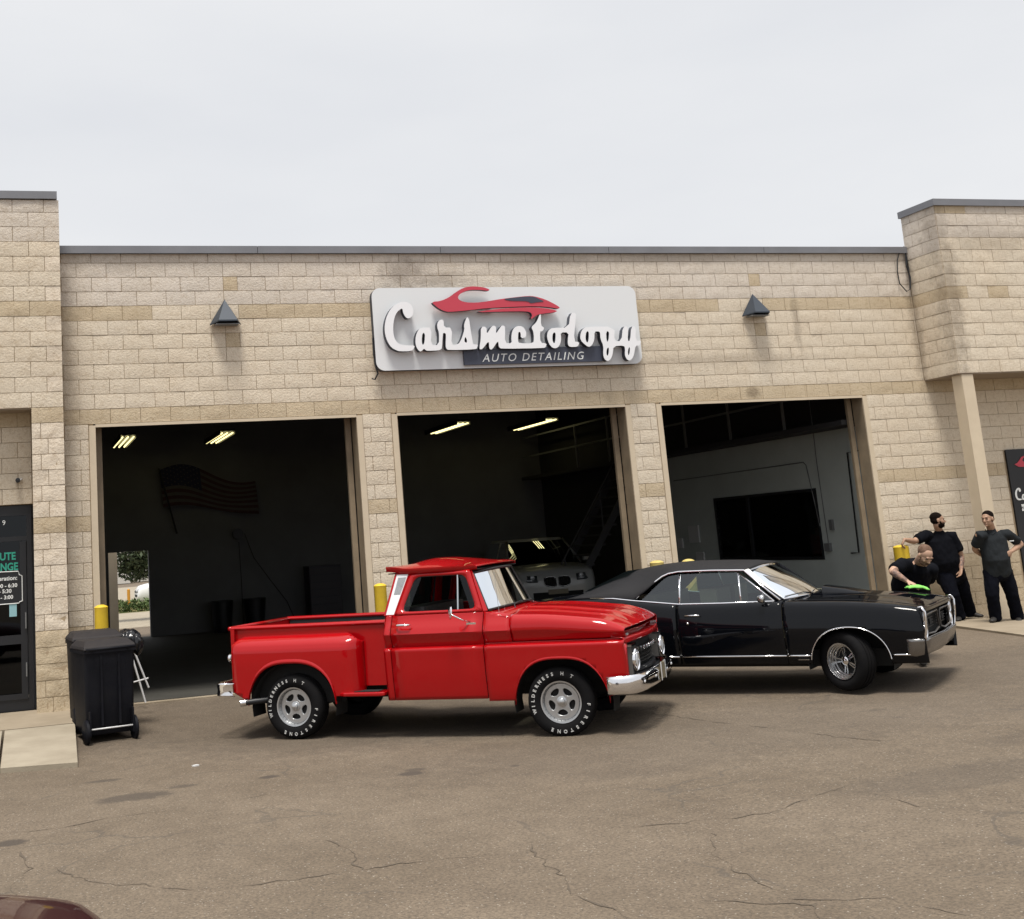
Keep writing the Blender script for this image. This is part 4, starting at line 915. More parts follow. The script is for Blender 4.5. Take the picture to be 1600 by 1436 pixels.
# cab back wall with window
ring([(-.70,1.16),(-.70,1.25),(-.60,1.66),(.60,1.66),(.70,1.25),(.70,1.16)],roundp([(-.60,1.27),(-.54,1.58),(.54,1.58),(.60,1.27)],.06),lambda v,w:P(-1.855+.105*(w-1.235)/.42,v,w)).build('rear_wall',mRed,tr)
MB().add([P(-1.85+.105*(w-1.235)/.42,v,w) for v,w in ((-.62,1.26),(-.55,1.6),(.55,1.6),(.62,1.26))],[(0,1,2,3)]).build('rear_glass',mGlassT,tr)
ring([(-.68,1.10),(-.68,1.25),(-.58,1.65),(.58,1.65),(.68,1.25),(.68,1.10)],roundp([(-.60,1.27),(-.54,1.58),(.54,1.58),(.60,1.27)],.06),lambda v,w:P(-1.82+.105*(w-1.235)/.42,v,w)).build('rear_wall_trim',mDark,tr)
for sg in (1,-1): MB().add([P(-1.78,sg*.83,1.0),P(-1.78,sg*.835,1.24),P(-1.68,sg*.70,1.65),P(-1.56,sg*.70,1.65),P(-1.70,sg*.83,1.24),P(-1.70,sg*.83,1.0)],[(0,1,4,5),(1,2,3,4)]).build('pillar_inner',mDark,tr)
# interior
MB().box(-1.70,-1.45,-.66,.66,.95,1.30).box(-1.5,-1.05,-.66,.66,.75,.93).build('bench_seat',mSeatB,tr)
MB().box(-.83,-.70,-.80,.80,1.0,1.20).build('dashboard',PM('red_dash',(.28,.006,.006),.4),tr)
m=MB(); m.tube([P(-1.02+.10*math.sin(a)*.6,-.36+.2*math.cos(a),1.20+.2*math.sin(a)*.8) for a in frange(0,2*PI,25)],.010,6); m.tube([P(-1.02,-.36,1.20),P(-.8,-.36,1.08)],.02); m.build('steering_wheel',PM('ivory',(.5,.48,.42),.4),tr,smooth=True)
MB().tube([P(-.83,-.02,1.58),P(-.85,0,1.52)],.006,5).box(-.86,-.845,-.09,.09,1.48,1.53).build('rear_view_mirror',mChromeD,tr)
MB().tube([P(-.58,.80,1.20),P(-.60,.80,1.62)],.0025,5).build('aerial',mChromeD,tr)
# underside
MB().box(-3.6,.6,-.40,-.30,.36,.5).box(-3.6,.6,.30,.40,.36,.5).box(-1.8,-.7,-.85,.85,.38,.46).box(-.55,.55,-.55,.55,.5,.95).box(-3.0,-2.8,-.7,.7,.28,.42).box(-.06,.06,-.7,.7,.26,.38).build('chassis',mDark,tr)
for sg in (1,-1):
    for c in (0.03,-2.92):
        m=MB(); m.grid([[P(c+.50*math.cos(a),sg*v,.33+.47*math.sin(a)) for v in (.60,.90 if c>-1 else .90)] for a in frange(-.2,PI+.2,17)]); m.build('inner_fender',mDark,tr,smooth=True)
    MB().box(-3.5,-2.36,-sg*.75-.01,-sg*.75+.01,.36,.93).build('bed_inner_wall',mDark,tr)
m=MB().tube([P(-2.6,.55,.40),P(-3.2,.78,.41),P(-3.50,.97,.395)],.032,12,caps=False); ex=m.build('exhaust_pipe',mBlackM,tr,smooth=True)
MB().tube([P(-3.47,.955,.397),P(-3.52,.985,.394)],.036,14,caps=False).build('exhaust_tip',mChrome,ex,smooth=True)
LT=[('WILDERNESS',197,103),('HT',82,62),('FIRESTONE',-5,-112)]
wheel(tr,0,.80,.335,.335,.235,.20,True,R(4),'star',LT); wheel(tr,0,-.80,.335,.335,.235,.20,False,R(4),'star')
wheel(tr,-2.92,.80,.335,.335,.235,.20,True,0,'star',LT); wheel(tr,-2.92,-.80,.335,.335,.235,.20,False,0,'star')
# ---------------------------------------------------------------- black coupe
cg=empty('muscle_car',(8.015,-4.717,-.062),R(-49.46),'black vintage two-door muscle car with vinyl roof and bright trim behind the red pickup','car')
HI=[(-4.25,.90),(-4.1,.96),(-3.7,1.01),(-3.2,1.04),(-2.8,1.05),(-2.45,1.035),(-2.19,1.0),(-1.9,.965),(-1.69,.948),(-1.2,.945),(-.7,.95),(-.48,.942),(.09,.925),(.4,.902),(.6,.88),(.8,.848),(.9,.825)]
def hiG(u):
    return .25*interp(u-.12,HI)+.5*interp(u,HI)+.25*interp(u+.12,HI) if -4.1<u<.78 else interp(u,HI)
def vG(u,w):
    d=hiG(u)-w
    a=interp(d,[(0,.862),(.006,.878),(.02,.893),(.05,.908),(.12,.928),(.22,.946),(.30,.953)])
    b=interp(w,[(.27,.89),(.36,.915),(.5,.938),(.62,.950),(.7,.954)])
    v=min(a,b)+.018*math.exp(-((u+3.0)/.55)**2)*sst(.5,.9,w)
    if u>.6: v-=.035*((u-.6)/.3)**2
    if u<-3.6: v-=.10*((-3.6-u)/.65)**2
    return v
wlG=[.27,.30,.34,.37,.40,.44,.48,.52,.56,.60,.64,.67,.70,.73,.76,.79,.82,.84,.86,.88,.90,.92,.94,.96,.98,1.0,1.02,1.04,1.06]
def archG(u): return arch(u,.14,.30,.41,.362,2.3,2.0)
def archGR(u): return arch(u,-2.82,.30,.42,.30,2.5,2.0)
def panelG(name,u0,u1,sg,ar=None,ac=None,inner=.70):
    us=dense(u0,u1,.05,[ac] if ac else ())
    rows=[]
    for u in us:
        a=ar(u) if ar else None; l=a if a else .285; h=hiG(u)
        r=[P(u,sg*vG(u,min(max(w,l),h)),min(max(w,l),h)) for w in wlG+[1.07]]
        if inner:
            hv=vG(u,h)
            for k in (1,2,3,4): r.append(P(u,sg*(hv+(inner-hv)*k/4),h+.014*(1-(1-k/4)**2)))
        rows.append(r)
    o=MB().grid(rows).build(name,mBlackPaint,cg,smooth=True,sharp=45,merge=True); solid(o,.006); return o
def GPl(u,w): return .848-(w-.95)*.54
for sg in (1,-1):
    panelG('front_fender',-.525,.90,sg,archG,(.14,.41))
    dr=panelG('door',-1.735,-.533,sg,None,None,.80)
    panelG('rear_quarter',-4.25,-1.743,sg,archGR,(-2.82,.42))
    for af,c,hw in ((archG,.14,.41),(archGR,-2.82,.42)):
        us=[c+hw*math.cos(a)*.9995 for a in frange(PI,0,41)]
        MB().tube([P(u,sg*(vG(u,max(af(u) or .3,.5))+.006),max(af(u) or .3,.33)+.004) for u in us],.007,6).build('arch_moulding',mChrome,cg,smooth=True)
    for a,b in ((-2.38,-1.745),(-1.735,-.535),(-.525,-.275),(.56,.735)):
        MB().tube([P(u,sg*(vG(u,.37)+.006),.375) for u in frange(a,b,5)],.010,6).build('rocker_moulding',mChrome,cg,smooth=True)
    MB().tube([P(u,sg*(vG(u,.33)+.003),.335) for u in (-.42,-.30)],.008,4).build('rocker_badge',mChromeD,cg)
    f=lambda u,w,s=sg,o=0.:P(u,s*(GPl(u,w)+o),w)
    op=[(-2.19,1.005),(-1.93,1.235),(-1.86,1.268),(-1.74,1.285),(-1.0,1.275),(-.60,.962),(-1.2,.957),(-1.69,.957)]
    gl=[(-2.19,1.005),(-1.93,1.235),(-1.86,1.268),(-1.74,1.285),(-1.715,.957)]
    MB().add([f(*q) for q in gl],[tuple(range(5))]).build('quarter_glass',mGlassG,cg)
    MB().add([f(*q) for q in ((-1.70,.957),(-1.725,1.285),(-1.05,1.277),(-.995,.957))],[(0,1,2,3)]).build('door_glass',mGlassG,dr)
    MB().add([f(*q) for q in ((-.985,.957),(-1.035,1.274),(-.64,.960))],[(0,1,2)]).build('vent_glass',mGlassG,dr)
    t=MB(); t.tube([f(-1.708,.95,o=.004),f(-1.735,1.285,o=.004)],.012,6); t.tube([f(-.99,.95,o=.004),f(-1.042,1.276,o=.004)],.009,6); t.tube([f(-1.042,1.276,o=.004),f(-.62,.955,o=.004)],.011,6)
    t.parts('window_trim',mChrome,dr,smooth=True)
    # belt and roof-edge bright mouldings
    MB().tube([P(-2.80,sg*.872,1.058),P(-2.5,sg*.868,1.045),P(-2.25,sg*.866,1.012),P(-2.0,sg*.86,.985),P(-1.72,sg*.855,.955),P(-1.2,sg*.855,.950),P(-.62,sg*.852,.955)],.010,6).build('belt_moulding',mChrome,cg,smooth=True)
    MB().tube([f(-2.27,1.015,o=.012),f(-2.10,1.16,o=.016),f(-1.94,1.27,o=.02),f(-1.86,1.30,o=.02),f(-1.74,1.315,o=.02),f(-1.35,1.312,o=.02),f(-.97,1.298,o=.02),f(-.80,1.155,o=.02),f(-.555,.965,o=.012)],.011,6).build('drip_moulding',mChrome,cg,smooth=True)
    # windscreen pillar
    m=MB().add([f(-.99,1.29),f(-.60,.962),P(-.53,sg*.79,.968),P(-.93,sg*.63,1.305)],[(0,1,2,3)]); solid(m.build('front_pillar',mBlackPaint,cg),.02)
    MB().tube([P(-1.63,sg*.935,.822),P(-1.62,sg*.965,.832),P(-1.46,sg*.965,.832),P(-1.45,sg*.94,.825)],.009,6).tube([P(-1.60,sg*.935,.745),P(-1.60,sg*.957,.745)],.014,8).build('door_handle',mChrome,dr,smooth=True)
    m=MB(); m.tube([P(-.70,sg*.88,.94),P(-.72,sg*.93,.965)],.012,6); x=MB().lathe([(-.05,0),(-.045,.035),(.0,.048),(.02,.046),(.02,0)],18,axis='X',at=P(-.72,sg*.95,.99)); m.add(x.v,x.f); m.build('side_mirror',mChromeD if sg>0 else mChrome,dr,smooth=True)
# bonnet, cowl, boot lid
def gridc(us,hw,fw,name,mat,sharp=45,n=25):
    rows=[]
    for u in us: rows.append([P(u,s*hw(u),fw(u,s*hw(u))) for s in frange(-1,1,n)])
    o=MB().grid(rows).build(name,mat,cg,smooth=True,sharp=sharp); solid(o,.006,-1); return o
def hoodw(u,v):
    h=hiG(min(u,.9)); a=abs(v)/.70
    return h+.014+.030*(1-a**2.4)*sst(.98,.5,u)+.012*sst(.36,.26,abs(v))*sst(.9,.3,u)
gridc([-.42,-.3,-.15,0,.15,.3,.45,.6,.7,.78,.84,.88,.91],lambda u:.695,hoodw,'bonnet',mBlackPaint,n=41)
gridc([-.60,-.5,-.425],lambda u:.78,lambda u,v:.958+.03*(1-(v/.78)**2),'cowl_panel',mBlackPaint)
m=MB(); sc=[(.22,0),(-.02,.045),(-.26,.075),(-.27,.0)]
rows=[]
for v,k in ((-.20,.0),(-.17,.75),(-.12,1),(0,1.05),(.12,1),(.17,.75),(.20,0)): rows.append([P(u,v,hoodw(u,v)-.004+h*k) for u,h in sc])
m.grid(rows); o=m.build('bonnet_scoop',mBlackPaint,cg,smooth=True,sharp=40)
gridc([-4.22,-4.0,-3.7,-3.4,-3.1],lambda u:.76,lambda u,v:hiG(u)+.012+.02*(1-(v/.76)**2),'boot_lid',mBlackPaint)
MB().grid([[P(-4.24+.0,s*.80,.90) for s in frange(-1,1,9)],[P(-4.28,s*.80,.72) for s in frange(-1,1,9)],[P(-4.25,s*.78,.45) for s in frange(-1,1,9)]]).build('tail_panel',mBlackPaint,cg,smooth=True)
MB().grid([[P(-4.30-du,s*.92,w) for s in frange(-1,1,9)] for du,w in ((-.06,.62),(.03,.58),(.03,.42),(-.06,.38))]).build('rear_bumper',mChrome,cg,smooth=True)
for sg in (1,-1): MB().box(-4.31,-4.27,-sg*.6-.2,-sg*.6+.2,.68,.78).build('tail_lamp',mRedLens,cg)
# vinyl roof
RS=[(-.90,1.335,1.285,.635),(-.94,1.352,1.293,.655),(-1.1,1.372,1.302,.665),(-1.4,1.388,1.306,.668),(-1.73,1.398,1.308,.668),(-1.86,1.398,1.292,.676),(-1.94,1.395,1.262,.692),(-2.05,1.388,1.18,.735),(-2.15,1.380,1.10,.775),(-2.27,1.366,1.015,.822),(-2.4,1.345,1.025,.835),(-2.6,1.285,1.045,.842),(-2.8,1.20,1.055,.84),(-3.0,1.105,1.053,.82),(-3.14,1.055,1.048,.80)]
rows=[]
for u,c,e,hw in RS:
    rows.append([P(u-.05*abs(math.sin(a))**6*(1 if u>-1.0 else 0),hw*math.sin(a),e+(c-e)*(max(0,1-abs(math.sin(a))**2.3))**.56) for a in frange(-PI/2,PI/2,41)])
o=MB().grid(rows).build('vinyl_roof',mVinyl,cg,smooth=True,sharp=60); solid(o,.012,-1)
MB().grid([[P(-2.42-.0,s*.55,1.352),P(-3.02,s*.6,1.115)] for s in frange(-1,1,5)]).build('rear_screen',mGlassT,cg)
def wg(s,t,off=0):
    u0=-.565+.20*(1-s*s); u1=-.975+.085*(1-s*s)
    return P(u0*(1-t)+u1*t+off,s*(.785*(1-t)+.630*t),(.968+.016*(1-s*s))*(1-t)+(1.285+.045*(1-s*s))*t+.02*4*t*(1-t))
MB().grid([[wg(s,t) for s in frange(-.98,.98,25)] for t in frange(0.02,.98,7)]).build('windscreen',mGlass,cg,smooth=True)
path=[wg(s,.0,.004) for s in frange(-1,1,25)]+[wg(1,t,.004) for t in frange(.1,.9,6)]+[wg(s,1,.004) for s in frange(1,-1,25)]+[wg(-1,t,.004) for t in frange(.9,.1,6)]
MB().tube(path+path[:1],.012,6).build('windscreen_trim',mChrome,cg,smooth=True)
for v0 in (.15,-.45): MB().tube([P(-.38,v0,.995),P(-.43,v0+.2,1.015),wg((v0+.55)/.78,.06,.014)],.006,5).build('wiper',mChromeD,cg)
# interior
MB().box(-1.55,-1.35,-.58,-.08,.6,1.10).box(-1.55,-1.35,.08,.58,.6,1.10).box(-1.45,-.95,-.58,.58,.45,.62).box(-2.3,-2.1,-.58,.58,.6,1.06).box(-1.9,-.5,-.80,.80,.34,.42).build('seat',mSeat,cg)
MB().box(-.80,-.55,-.76,.76,.78,.93).build('dashboard',mSeatB,cg)
m=MB(); m.tube([P(-.98+.05*math.sin(a),-.36+.18*math.cos(a),.96+.17*math.sin(a)) for a in frange(0,2*PI,21)],.010,6); m.build('steering_wheel',mDark,cg,smooth=True)
MB().box(-.98,-.965,-.10,.10,1.20,1.245).build('rear_view_mirror',mChromeD,cg)
# front end
MB().grid([[P(.80,s*.86,w) for s in frange(-1,1,9)] for w in (.80,.50)]).build('grille_recess',mDark,cg)
m=MB().grid([[P(.915-.02*abs(s)**6+du,s*.86,w) for s in frange(-1,1,21)] for du,w in ((-.01,.842),(.01,.825),(.008,.800),(-.06,.795))]); solid(m.build('nose_panel',mBlackPaint,cg,smooth=True,sharp=40),.006)
for sg in (1,-1):
    tp=[P(.905,sg*.905,.832),P(.925,sg*.90,.80),P(.918,sg*.903,.66),P(.90,sg*.905,.545),P(.90,sg*.89,.52)]
    MB().tube([P(.86,sg*.895,.846),P(.90,sg*.87,.848)]+tp,[.006,.012,.016,.013,.012,.012,.010],8).build('fender_edge_trim',mChrome,cg,smooth=True)
    for w in (.745,.605):
        h_=MB().lathe([(.0,.075),(.03,.082),(.045,.076),(.035,.066)],24,axis='X',at=P(.85,sg*.775,w)).build('headlamp',mChrome,cg,smooth=True,sharp=40)
        MB().lathe([(.03,.068),(.045,.05),(.052,.02),(.054,0)],20,axis='X',at=P(.85,sg*.775,w)).build('lens',mLens,h_,smooth=True)
    m=MB()
    q=[(.05,.58),(.08,.76),(.66,.755),(.68,.56),(.30,.545)]
    m.tube([P(.895-.01*v,sg*v,w) for v,w in q+q[:1]],.011,6); m.build('grille_surround',mGunmetal,cg,smooth=True)
    for w in (.60,.63,.66,.69,.72): MB().box(.84,.85,min(-sg*.09,-sg*.64),max(-sg*.09,-sg*.64),w,w+.006).build('grille_slat',mBlackM,cg)
    MB().box(.86,.875,min(-sg*.3,-sg*.42),max(-sg*.3,-sg*.42),.63,.69).build('grille_lamp',mDark,cg)
pl=[(.72,-.945),(.80,-.94),(.87,-.92),(.905,-.87),(.92,-.75),(.93,-.4),(.955,0),(.93,.4),(.92,.75),(.905,.87),(.87,.92),(.80,.94),(.72,.945)]
rows=[]
for u,v in pl:
    k=1 if abs(v)<.9 else .2; s_=0 if abs(v)<.9 else (1 if v>0 else -1)
    rows.append([P(u+du*k,v+s_*du*.6,w) for du,w in ((-.05,.525),(0,.53),(.012,.522),(.008,.50),(-.01,.44),(-.035,.38),(-.08,.345),(-.12,.34))])
o=MB().grid(rows).build('front_bumper',mChromeD2,cg,smooth=True,sharp=60); solid(o,.006)
MB().tube([P(u-.02,v,.527) for u,v in pl[1:-1]],.008,6).build('bumper_top_edge',mChrome,o,smooth=True)
MB().box(.50,.74,-.70,.70,.31,.38).box(-4.1,.5,-.7,.7,.24,.42).box(-.5,.7,-.6,.6,.42,.85).box(-4.1,-3.2,-.7,.7,.42,.85).build('chassis',mDark,cg)
for sg in (1,-1):
    for c in (.12,-2.82):
        m=MB(); m.grid([[P(c+.44*math.cos(a),sg*v,.30+.385*math.sin(a)) for v in (.55,.905)] for a in frange(-.2,PI+.2,17)]); m.build('inner_fender',mDark,cg,smooth=True)
wheel(cg,.07,.80,.310,.310,.215,.185,True,R(-28),'chrome5'); wheel(cg,.07,-.80,.310,.310,.215,.185,False,R(-28),'chrome5')
wheel(cg,-2.82,.80,.310,.310,.215,.185,True,0,'chrome5'); wheel(cg,-2.82,-.80,.310,.310,.215,.185,False,0,'chrome5')
# ---------------------------------------------------------------- generic later cars (utility wagon in the middle bay, parked cars)
def modern(name,loc,rz,label,paint,suv=False,kidney=False,L=4.7,simple=False,group=None,low=1.):
    e=empty(name,loc,rz,label,'car',group)
    W2_=.95; rf=1.72 if suv else 1.44*low; belt=1.12 if suv else .95*low; hood=1.08 if suv else .90*low; g=.30 if suv else .22
    F=0; Rr_=-L
    def topw(u):
        return interp(u,[(-L,belt-.05),(-L+.1,belt),(-1.35,belt),(-1.0,hood+.03),(-.5,hood),(-.15,hood-.08),(-.04,hood-.20),(0,hood-.34)])
    def hwf(u): return W2_*(1-.16*max(0,(u+.55)/.55)**2.2-.12*max(0,(-L+.5-u)/.5)**2)
    def prof(u):
        h=hwf(u); t=topw(u); lo=g+.02
        return [(h*.90,lo),(h*.97,lo+.12),(h*1.0,(lo+t)/2),(h*.985,t-.13),(h*.94,t-.04),(h*.86,t),(h*.45,t+.025),(0,t+.035)]
    us=[-L,-L+.03,-L+.12,-L+.4]+frange(-L+.7,-.6,14)+[-.4,-.25,-.15,-.08,-.03,0]
    AR=[(-.92,.40),(-L+.95,.40)]
    rows=[]
    for u in us:
        p=prof(u); rows.append([P(u,-v,w) for v,w in p]+[P(u,v,w) for v,w in p[:-1][::-1]])
    body=MB().grid(rows); n=len(rows[0]); body.f.append(tuple(range(n))); body.m.append(0); body.f.append(tuple((len(rows)-1)*n+i for i in range(n))); body.m.append(0)
    bo=body.build('body',paint,e,smooth=True,sharp=50 if simple else None)
    if not simple: sb_=bo.modifiers.new('sub','SUBSURF'); sb_.levels=1; sb_.render_levels=1
    # cabin
    ra=[(-1.25,belt+.0,-1.95 if not suv else -1.85),]
    uA0,uA1=-1.15,-1.95; uC1,uC0=(-L+.75,-L+.15) if suv else (-L+1.45,-L+.75)
    def ring_(w,t): 
        h=W2_*.90*(1-t)+W2_*.70*t; a=uA0*(1-t)+uA1*t; c=uC0*(1-t)+uC1*t
        return [P(a,-h*.92,w),P(a+.10,-h*.5,w),P(a+.13,0,w),P(a+.10,h*.5,w),P(a,h*.92,w),P(a-.15,h,w),P(c+.15,h,w),P(c,h*.85,w),P(c,-h*.85,w),P(c+.15,-h,w),P(a-.15,-h,w)]
    m=MB(); rr=[ring_(belt-.02,0),ring_((belt+rf)/2,.45),ring_(rf-.08,.92)]
    m.grid([r+r[:1] for r in rr]); m.build('windows',mGlassD if not simple else mGlassD,e,smooth=True,sharp=35)
    r0=ring_(rf-.08,.92); r1=ring_(rf-.02,1.05); m=MB(); m.grid([r0+r0[:1],r1+r1[:1]]); m.add(r1,[tuple(range(len(r1)))]); m.build('roof',paint,e,smooth=True,sharp=50)
    MB().box(uC0+.3,uA0-.3,-.75,.75,.5,.7).box(-2.3,-2.15,-.6,.6,.6,rf-.35).build('interior',mDark,e)
    for sg in (1,-1):
        m=MB()
        for k in (0,1): m.tube([P(-1.0-.9*0-.15+(-.8)*t_,sg*(W2_*.895*(1-t_)+W2_*.70*t_),belt+(rf-belt-.06)*t_) for t_ in (0,.5,1)],.025,6)
        m.tube([P(-L/2-.1,sg*W2_*.905,belt),P(-L/2-.15,sg*W2_*.71,rf-.07)],.03,6); m.parts('pillar',paint,e,smooth=True)
        mi_=MB().box(-1.36,-1.22,-sg*1.02-.09,-sg*1.02+.09,belt+.02,belt+.16).build('side_mirror',paint,e); bv=mi_.modifiers.new('bevel','BEVEL'); bv.width=.03; bv.segments=3
        # swept-back headlamp
        hw=hwf(-.1); q=[(-.02,.50),(-.0,.62),(-.10,.78),(-.34,.90),(-.30,.80),(-.10,.55)]
        m=MB(); top=hood-.12; A=[P(u,sg*v*hw/.95,top-.16*0+.0-(.20*(1+u/.35))) for u,v in ((-.015,.46),(-.03,.70),(-.16,.875),(-.38,.945))]; Bt=[P(u-.05,sg*v*hw/.95,top+.05-(.12*(1+u/.38))) for u,v in ((-.03,.46),(-.06,.68),(-.2,.86),(-.42,.935))]
        off=Vector(P(.035,sg*.02,.0)); m.grid([[Vector(x)+off for x in A],[Vector(x)+off for x in Bt]]); hl=m.build('headlamp',mHead,e,smooth=True); solid(hl,.02)
        if not simple:
            for vv in (.60,.76):
                b=MB().lathe([(.0,.052),(.01,.05),(.014,.0)],16,axis='X',at=P(-.02 if vv<.7 else -.09,sg*vv*hw/.95,top-.09)); b.build('lamp_ring',mLens,hl,smooth=True)
        wheel(e,-.92,sg*.80,.36 if suv else .32,.36 if suv else .32,.22,.25 if suv else .22,sg>0,0,'five'); wheel(e,-L+.95,sg*.80,.36 if suv else .32,.36 if suv else .32,.22,.25 if suv else .22,sg>0,0,'five')
        MB().lathe([(0,.40),(.01,.40)],24,at=P(-.92,sg*.94,.36 if suv else .32),sgn=sg); 
        for c in (-.92,-L+.95):
            zc=.36 if suv else .32
            MB().add([P(c,sg*.957,zc)]+[P(c+.42*math.cos(a),sg*.957,zc+.42*math.sin(a)) for a in frange(-.35,PI+.35,21)],[(0,i,i+1) for i in range(1,21)]).build('wheel_arch',mDark,e)
        MB().box(-L-.01,-L+.06,-sg*.70-.14,-sg*.70+.14,belt-.35,belt-.12).build('tail_lamp',mRedLens,e)
    if kidney:
        for sg in (1,-1):
            q=roundp([(.03,.66),(.035,.86),(.10,.875),(.29,.86),(.28,.70),(.16,.655)],.06)
            k=MB().prism([(v,w) for v,w in q],lambda v,w:P(.0-.04-(w-.66)*.35,sg*v,w),lambda v,w:P(.045-(w-.66)*.35,sg*v,w)); ko=k.build('grille',mDark,e)
            m=MB(); m.tube([P(.05-(w-.66)*.35,sg*v,w) for v,w in q+q[:1]],.011,6); m.build('grille_surround',mChromeD,ko,smooth=True)
            m=MB()
            for i in range(6): v=.06+i*.04; m.tube([P(.052,sg*v,.68),P(-.01,sg*v,.84)],.004,4)
            m.build('grille_bars',mChromeD,ko)['kind']='stuff'
        MB().box(-.08,.012,-.55,.55,.36,.55).build('lower_intake',mDark,e)
        MB().box(.0,.02,-.22,.22,.50,.60).build('number_plate',mPlate,e)
    else:
        MB().box(-.06,.012,-.42,.42,.40,.50).box(-.06,.006,-.30,.30,.56,.63).build('grille',mDark,e)
    return e
modern('utility_wagon',(10.25,8.3,0),R(-101),'white utility wagon with twin kidney grille parked inside the dark middle bay',PM('white_car_paint',(.36,.37,.36),.4,0,.6),suv=True,kidney=True,L=4.8)
modern('parked_sedan',(-.68,-12.66,gz(-1,-12)),R(6),'dark maroon car in the near foreground with only its nose corner at bottom left',PM('maroon_paint',(.03,.004,.005),.4,0,.5,spec=.1),L=4.6,low=.88)
# ---------------------------------------------------------------- people
mSkin=PM('skin',(.44,.285,.205),.55,var=.3,col2=(.38,.20,.13),vscale=14,spec=.3)
mSkinTan=PM('tanned_skin',(.36,.225,.155),.55,var=.3,col2=(.28,.145,.09),vscale=14,spec=.3)
mTattoo=PM('tattooed_skin',(.34,.20,.14),.6,var=1,col2=(.05,.045,.05),vscale=26,spec=.3)
mHairD=PM('dark_hair',(.009,.006,.005),.9,spec=.05,bump=.8,bscale=180)
mHairR=PM('reddish_hair',(.10,.058,.038),.9,spec=.08,bump=.6,bscale=200,var=.5,col2=(.25,.165,.125),vscale=20)
mTee=PM('black_tee',(.006,.0065,.009),.95,spec=.05,bump=.25,bscale=25)
mShirt=PM('charcoal_shirt',(.020,.023,.026),.9,spec=.08,bump=.25,bscale=30)
mPants=PM('navy_work_trousers',(.005,.0055,.009),.95,spec=.05,bump=.3,bscale=22)
mShoe=PM('dark_shoe',(.015,.013,.012),.6)
mEye=PM('eye_dark',(.02,.015,.01),.3)
V=Vector
def etube(m,path,sz,right,n=20,cap=True):
    path=[V(p) for p in path]; rings=[]
    for i,p in enumerate(path):
        d=(path[min(i+1,len(path)-1)]-path[max(i-1,0)]).normalized()
        r=(right-d*right.dot(d)).normalized(); f=d.cross(r)
        a,b=sz[i]; rings.append([p+r*a*math.cos(2*PI*k/n)+f*b*math.sin(2*PI*k/n) for k in range(n)])
    if cap:
        for end,s in ((0,-1),(-1,1)):
            p=path[end]; q=path[1] if end==0 else path[-2]; d=(p-q).normalized(); base=rings[end]; rad=min(sz[end])*.55
            ex=[[p+(v-p)*math.cos(t)+d*rad*math.sin(t) for v in base] for t in (.5,1.0,1.4)]
            rings=(ex[::-1]+rings) if end==0 else rings+ex
    m.grid([r+r[:1] for r in rings]); k=len(rings[0])+0
    vs=rings[0]; m.add(vs,[tuple(range(len(vs)))]); vs=rings[-1]; m.add(vs,[tuple(range(len(vs)))])
def cap(m,a,b,r0,r1,n=14):
    a,b=V(a),V(b); r=V((1,0,0)) if abs((b-a).normalized().x)<.9 else V((0,1,0))
    etube(m,[a,a.lerp(b,.5),b],[(r0,r0),((r0+r1)/2,(r0+r1)/2),(r1,r1)],r,n)
def ell(m,c,rad,M3,n=14):
    vs=[];fs=[]
    for i in range(n+1):
        t=PI*i/n
        for j in range(2*n):
            q=PI*j/n; vs.append(V(c)+M3@V((rad[0]*math.sin(t)*math.cos(q),rad[1]*math.sin(t)*math.sin(q),rad[2]*math.cos(t))))
    for i in range(n):
        for j in range(2*n): fs.append((i*2*n+j,i*2*n+(j+1)%(2*n),(i+1)*2*n+(j+1)%(2*n),(i+1)*2*n+j))
    m.add(vs,fs)
def blob(name,m,mat,parent,voxel=.008,sm=4,fold=0.,org=V((0,0,0)),seed=0):
    bm=bmesh.new(); me=bpy.data.meshes.new(name); me.from_pydata([tuple(V(v)-org) for v in m.v],[],m.f)
    bm.from_mesh(me); bmesh.ops.remove_doubles(bm,verts=bm.verts,dist=1e-6); bm.to_mesh(me); bm.free()
    o=bpy.data.objects.new(name,me); C.objects.link(o)
    r=o.modifiers.new('r','REMESH'); r.mode='VOXEL'; r.voxel_size=voxel; r.use_smooth_shade=True
    s=o.modifiers.new('s','SMOOTH'); s.iterations=sm; s.factor=.5
    me2=bake(o); o.modifiers.clear(); o.data=me2; me2.name=name
    if fold:
        ns=[v.normal.copy() for v in me2.vertices]
        for v,nn in zip(me2.vertices,ns):
            c=v.co; a=noise.noise(V((c.x*11+seed,c.y*11,c.z*5)))+.6*noise.noise(V((c.x*24,c.y*24+seed,c.z*13))); v.co=c+nn*fold*a
    me2.materials.clear(); me2.materials.append(mat); me2.polygons.foreach_set('use_smooth',[True]*len(me2.polygons)); o.parent=parent; return o
def hand(m,wr,hd,pn,curl=.5,side=1,spread=.018):
    wr,hd,pn=V(wr),V(hd),V(pn); d=(hd-wr).normalized(); pn=(pn-d*pn.dot(d)).normalized(); w=d.cross(pn)
    etube(m,[wr,wr+d*.03,wr+d*.07,wr+d*.095],[(.026,.020),(.034,.018),(.042,.016),(.040,.013)],w)
    for i,(off,L_) in enumerate(((-1.5,.060),(-.5,.074),(.5,.080),(1.5,.070))):
        b=wr+d*.092+w*off*spread*side; dd=d.copy(); p=b; r=.0092
        for seg in (.45,.32,.25):
            dd=(dd*math.cos(curl*.75)+pn*math.sin(curl*.75)).normalized(); q=p+dd*L_*seg; cap(m,p,q,r,r*.9,8); p=q; r*=.9
    b=wr+d*.03+w*.030*side; t1=b+(d*.7+w*side*.7+pn*.25).normalized()*.04; cap(m,b,t1,.014,.0115,8); cap(m,t1,t1+(d*.9+w*side*.2+pn*.35).normalized()*.032,.0115,.009,8)
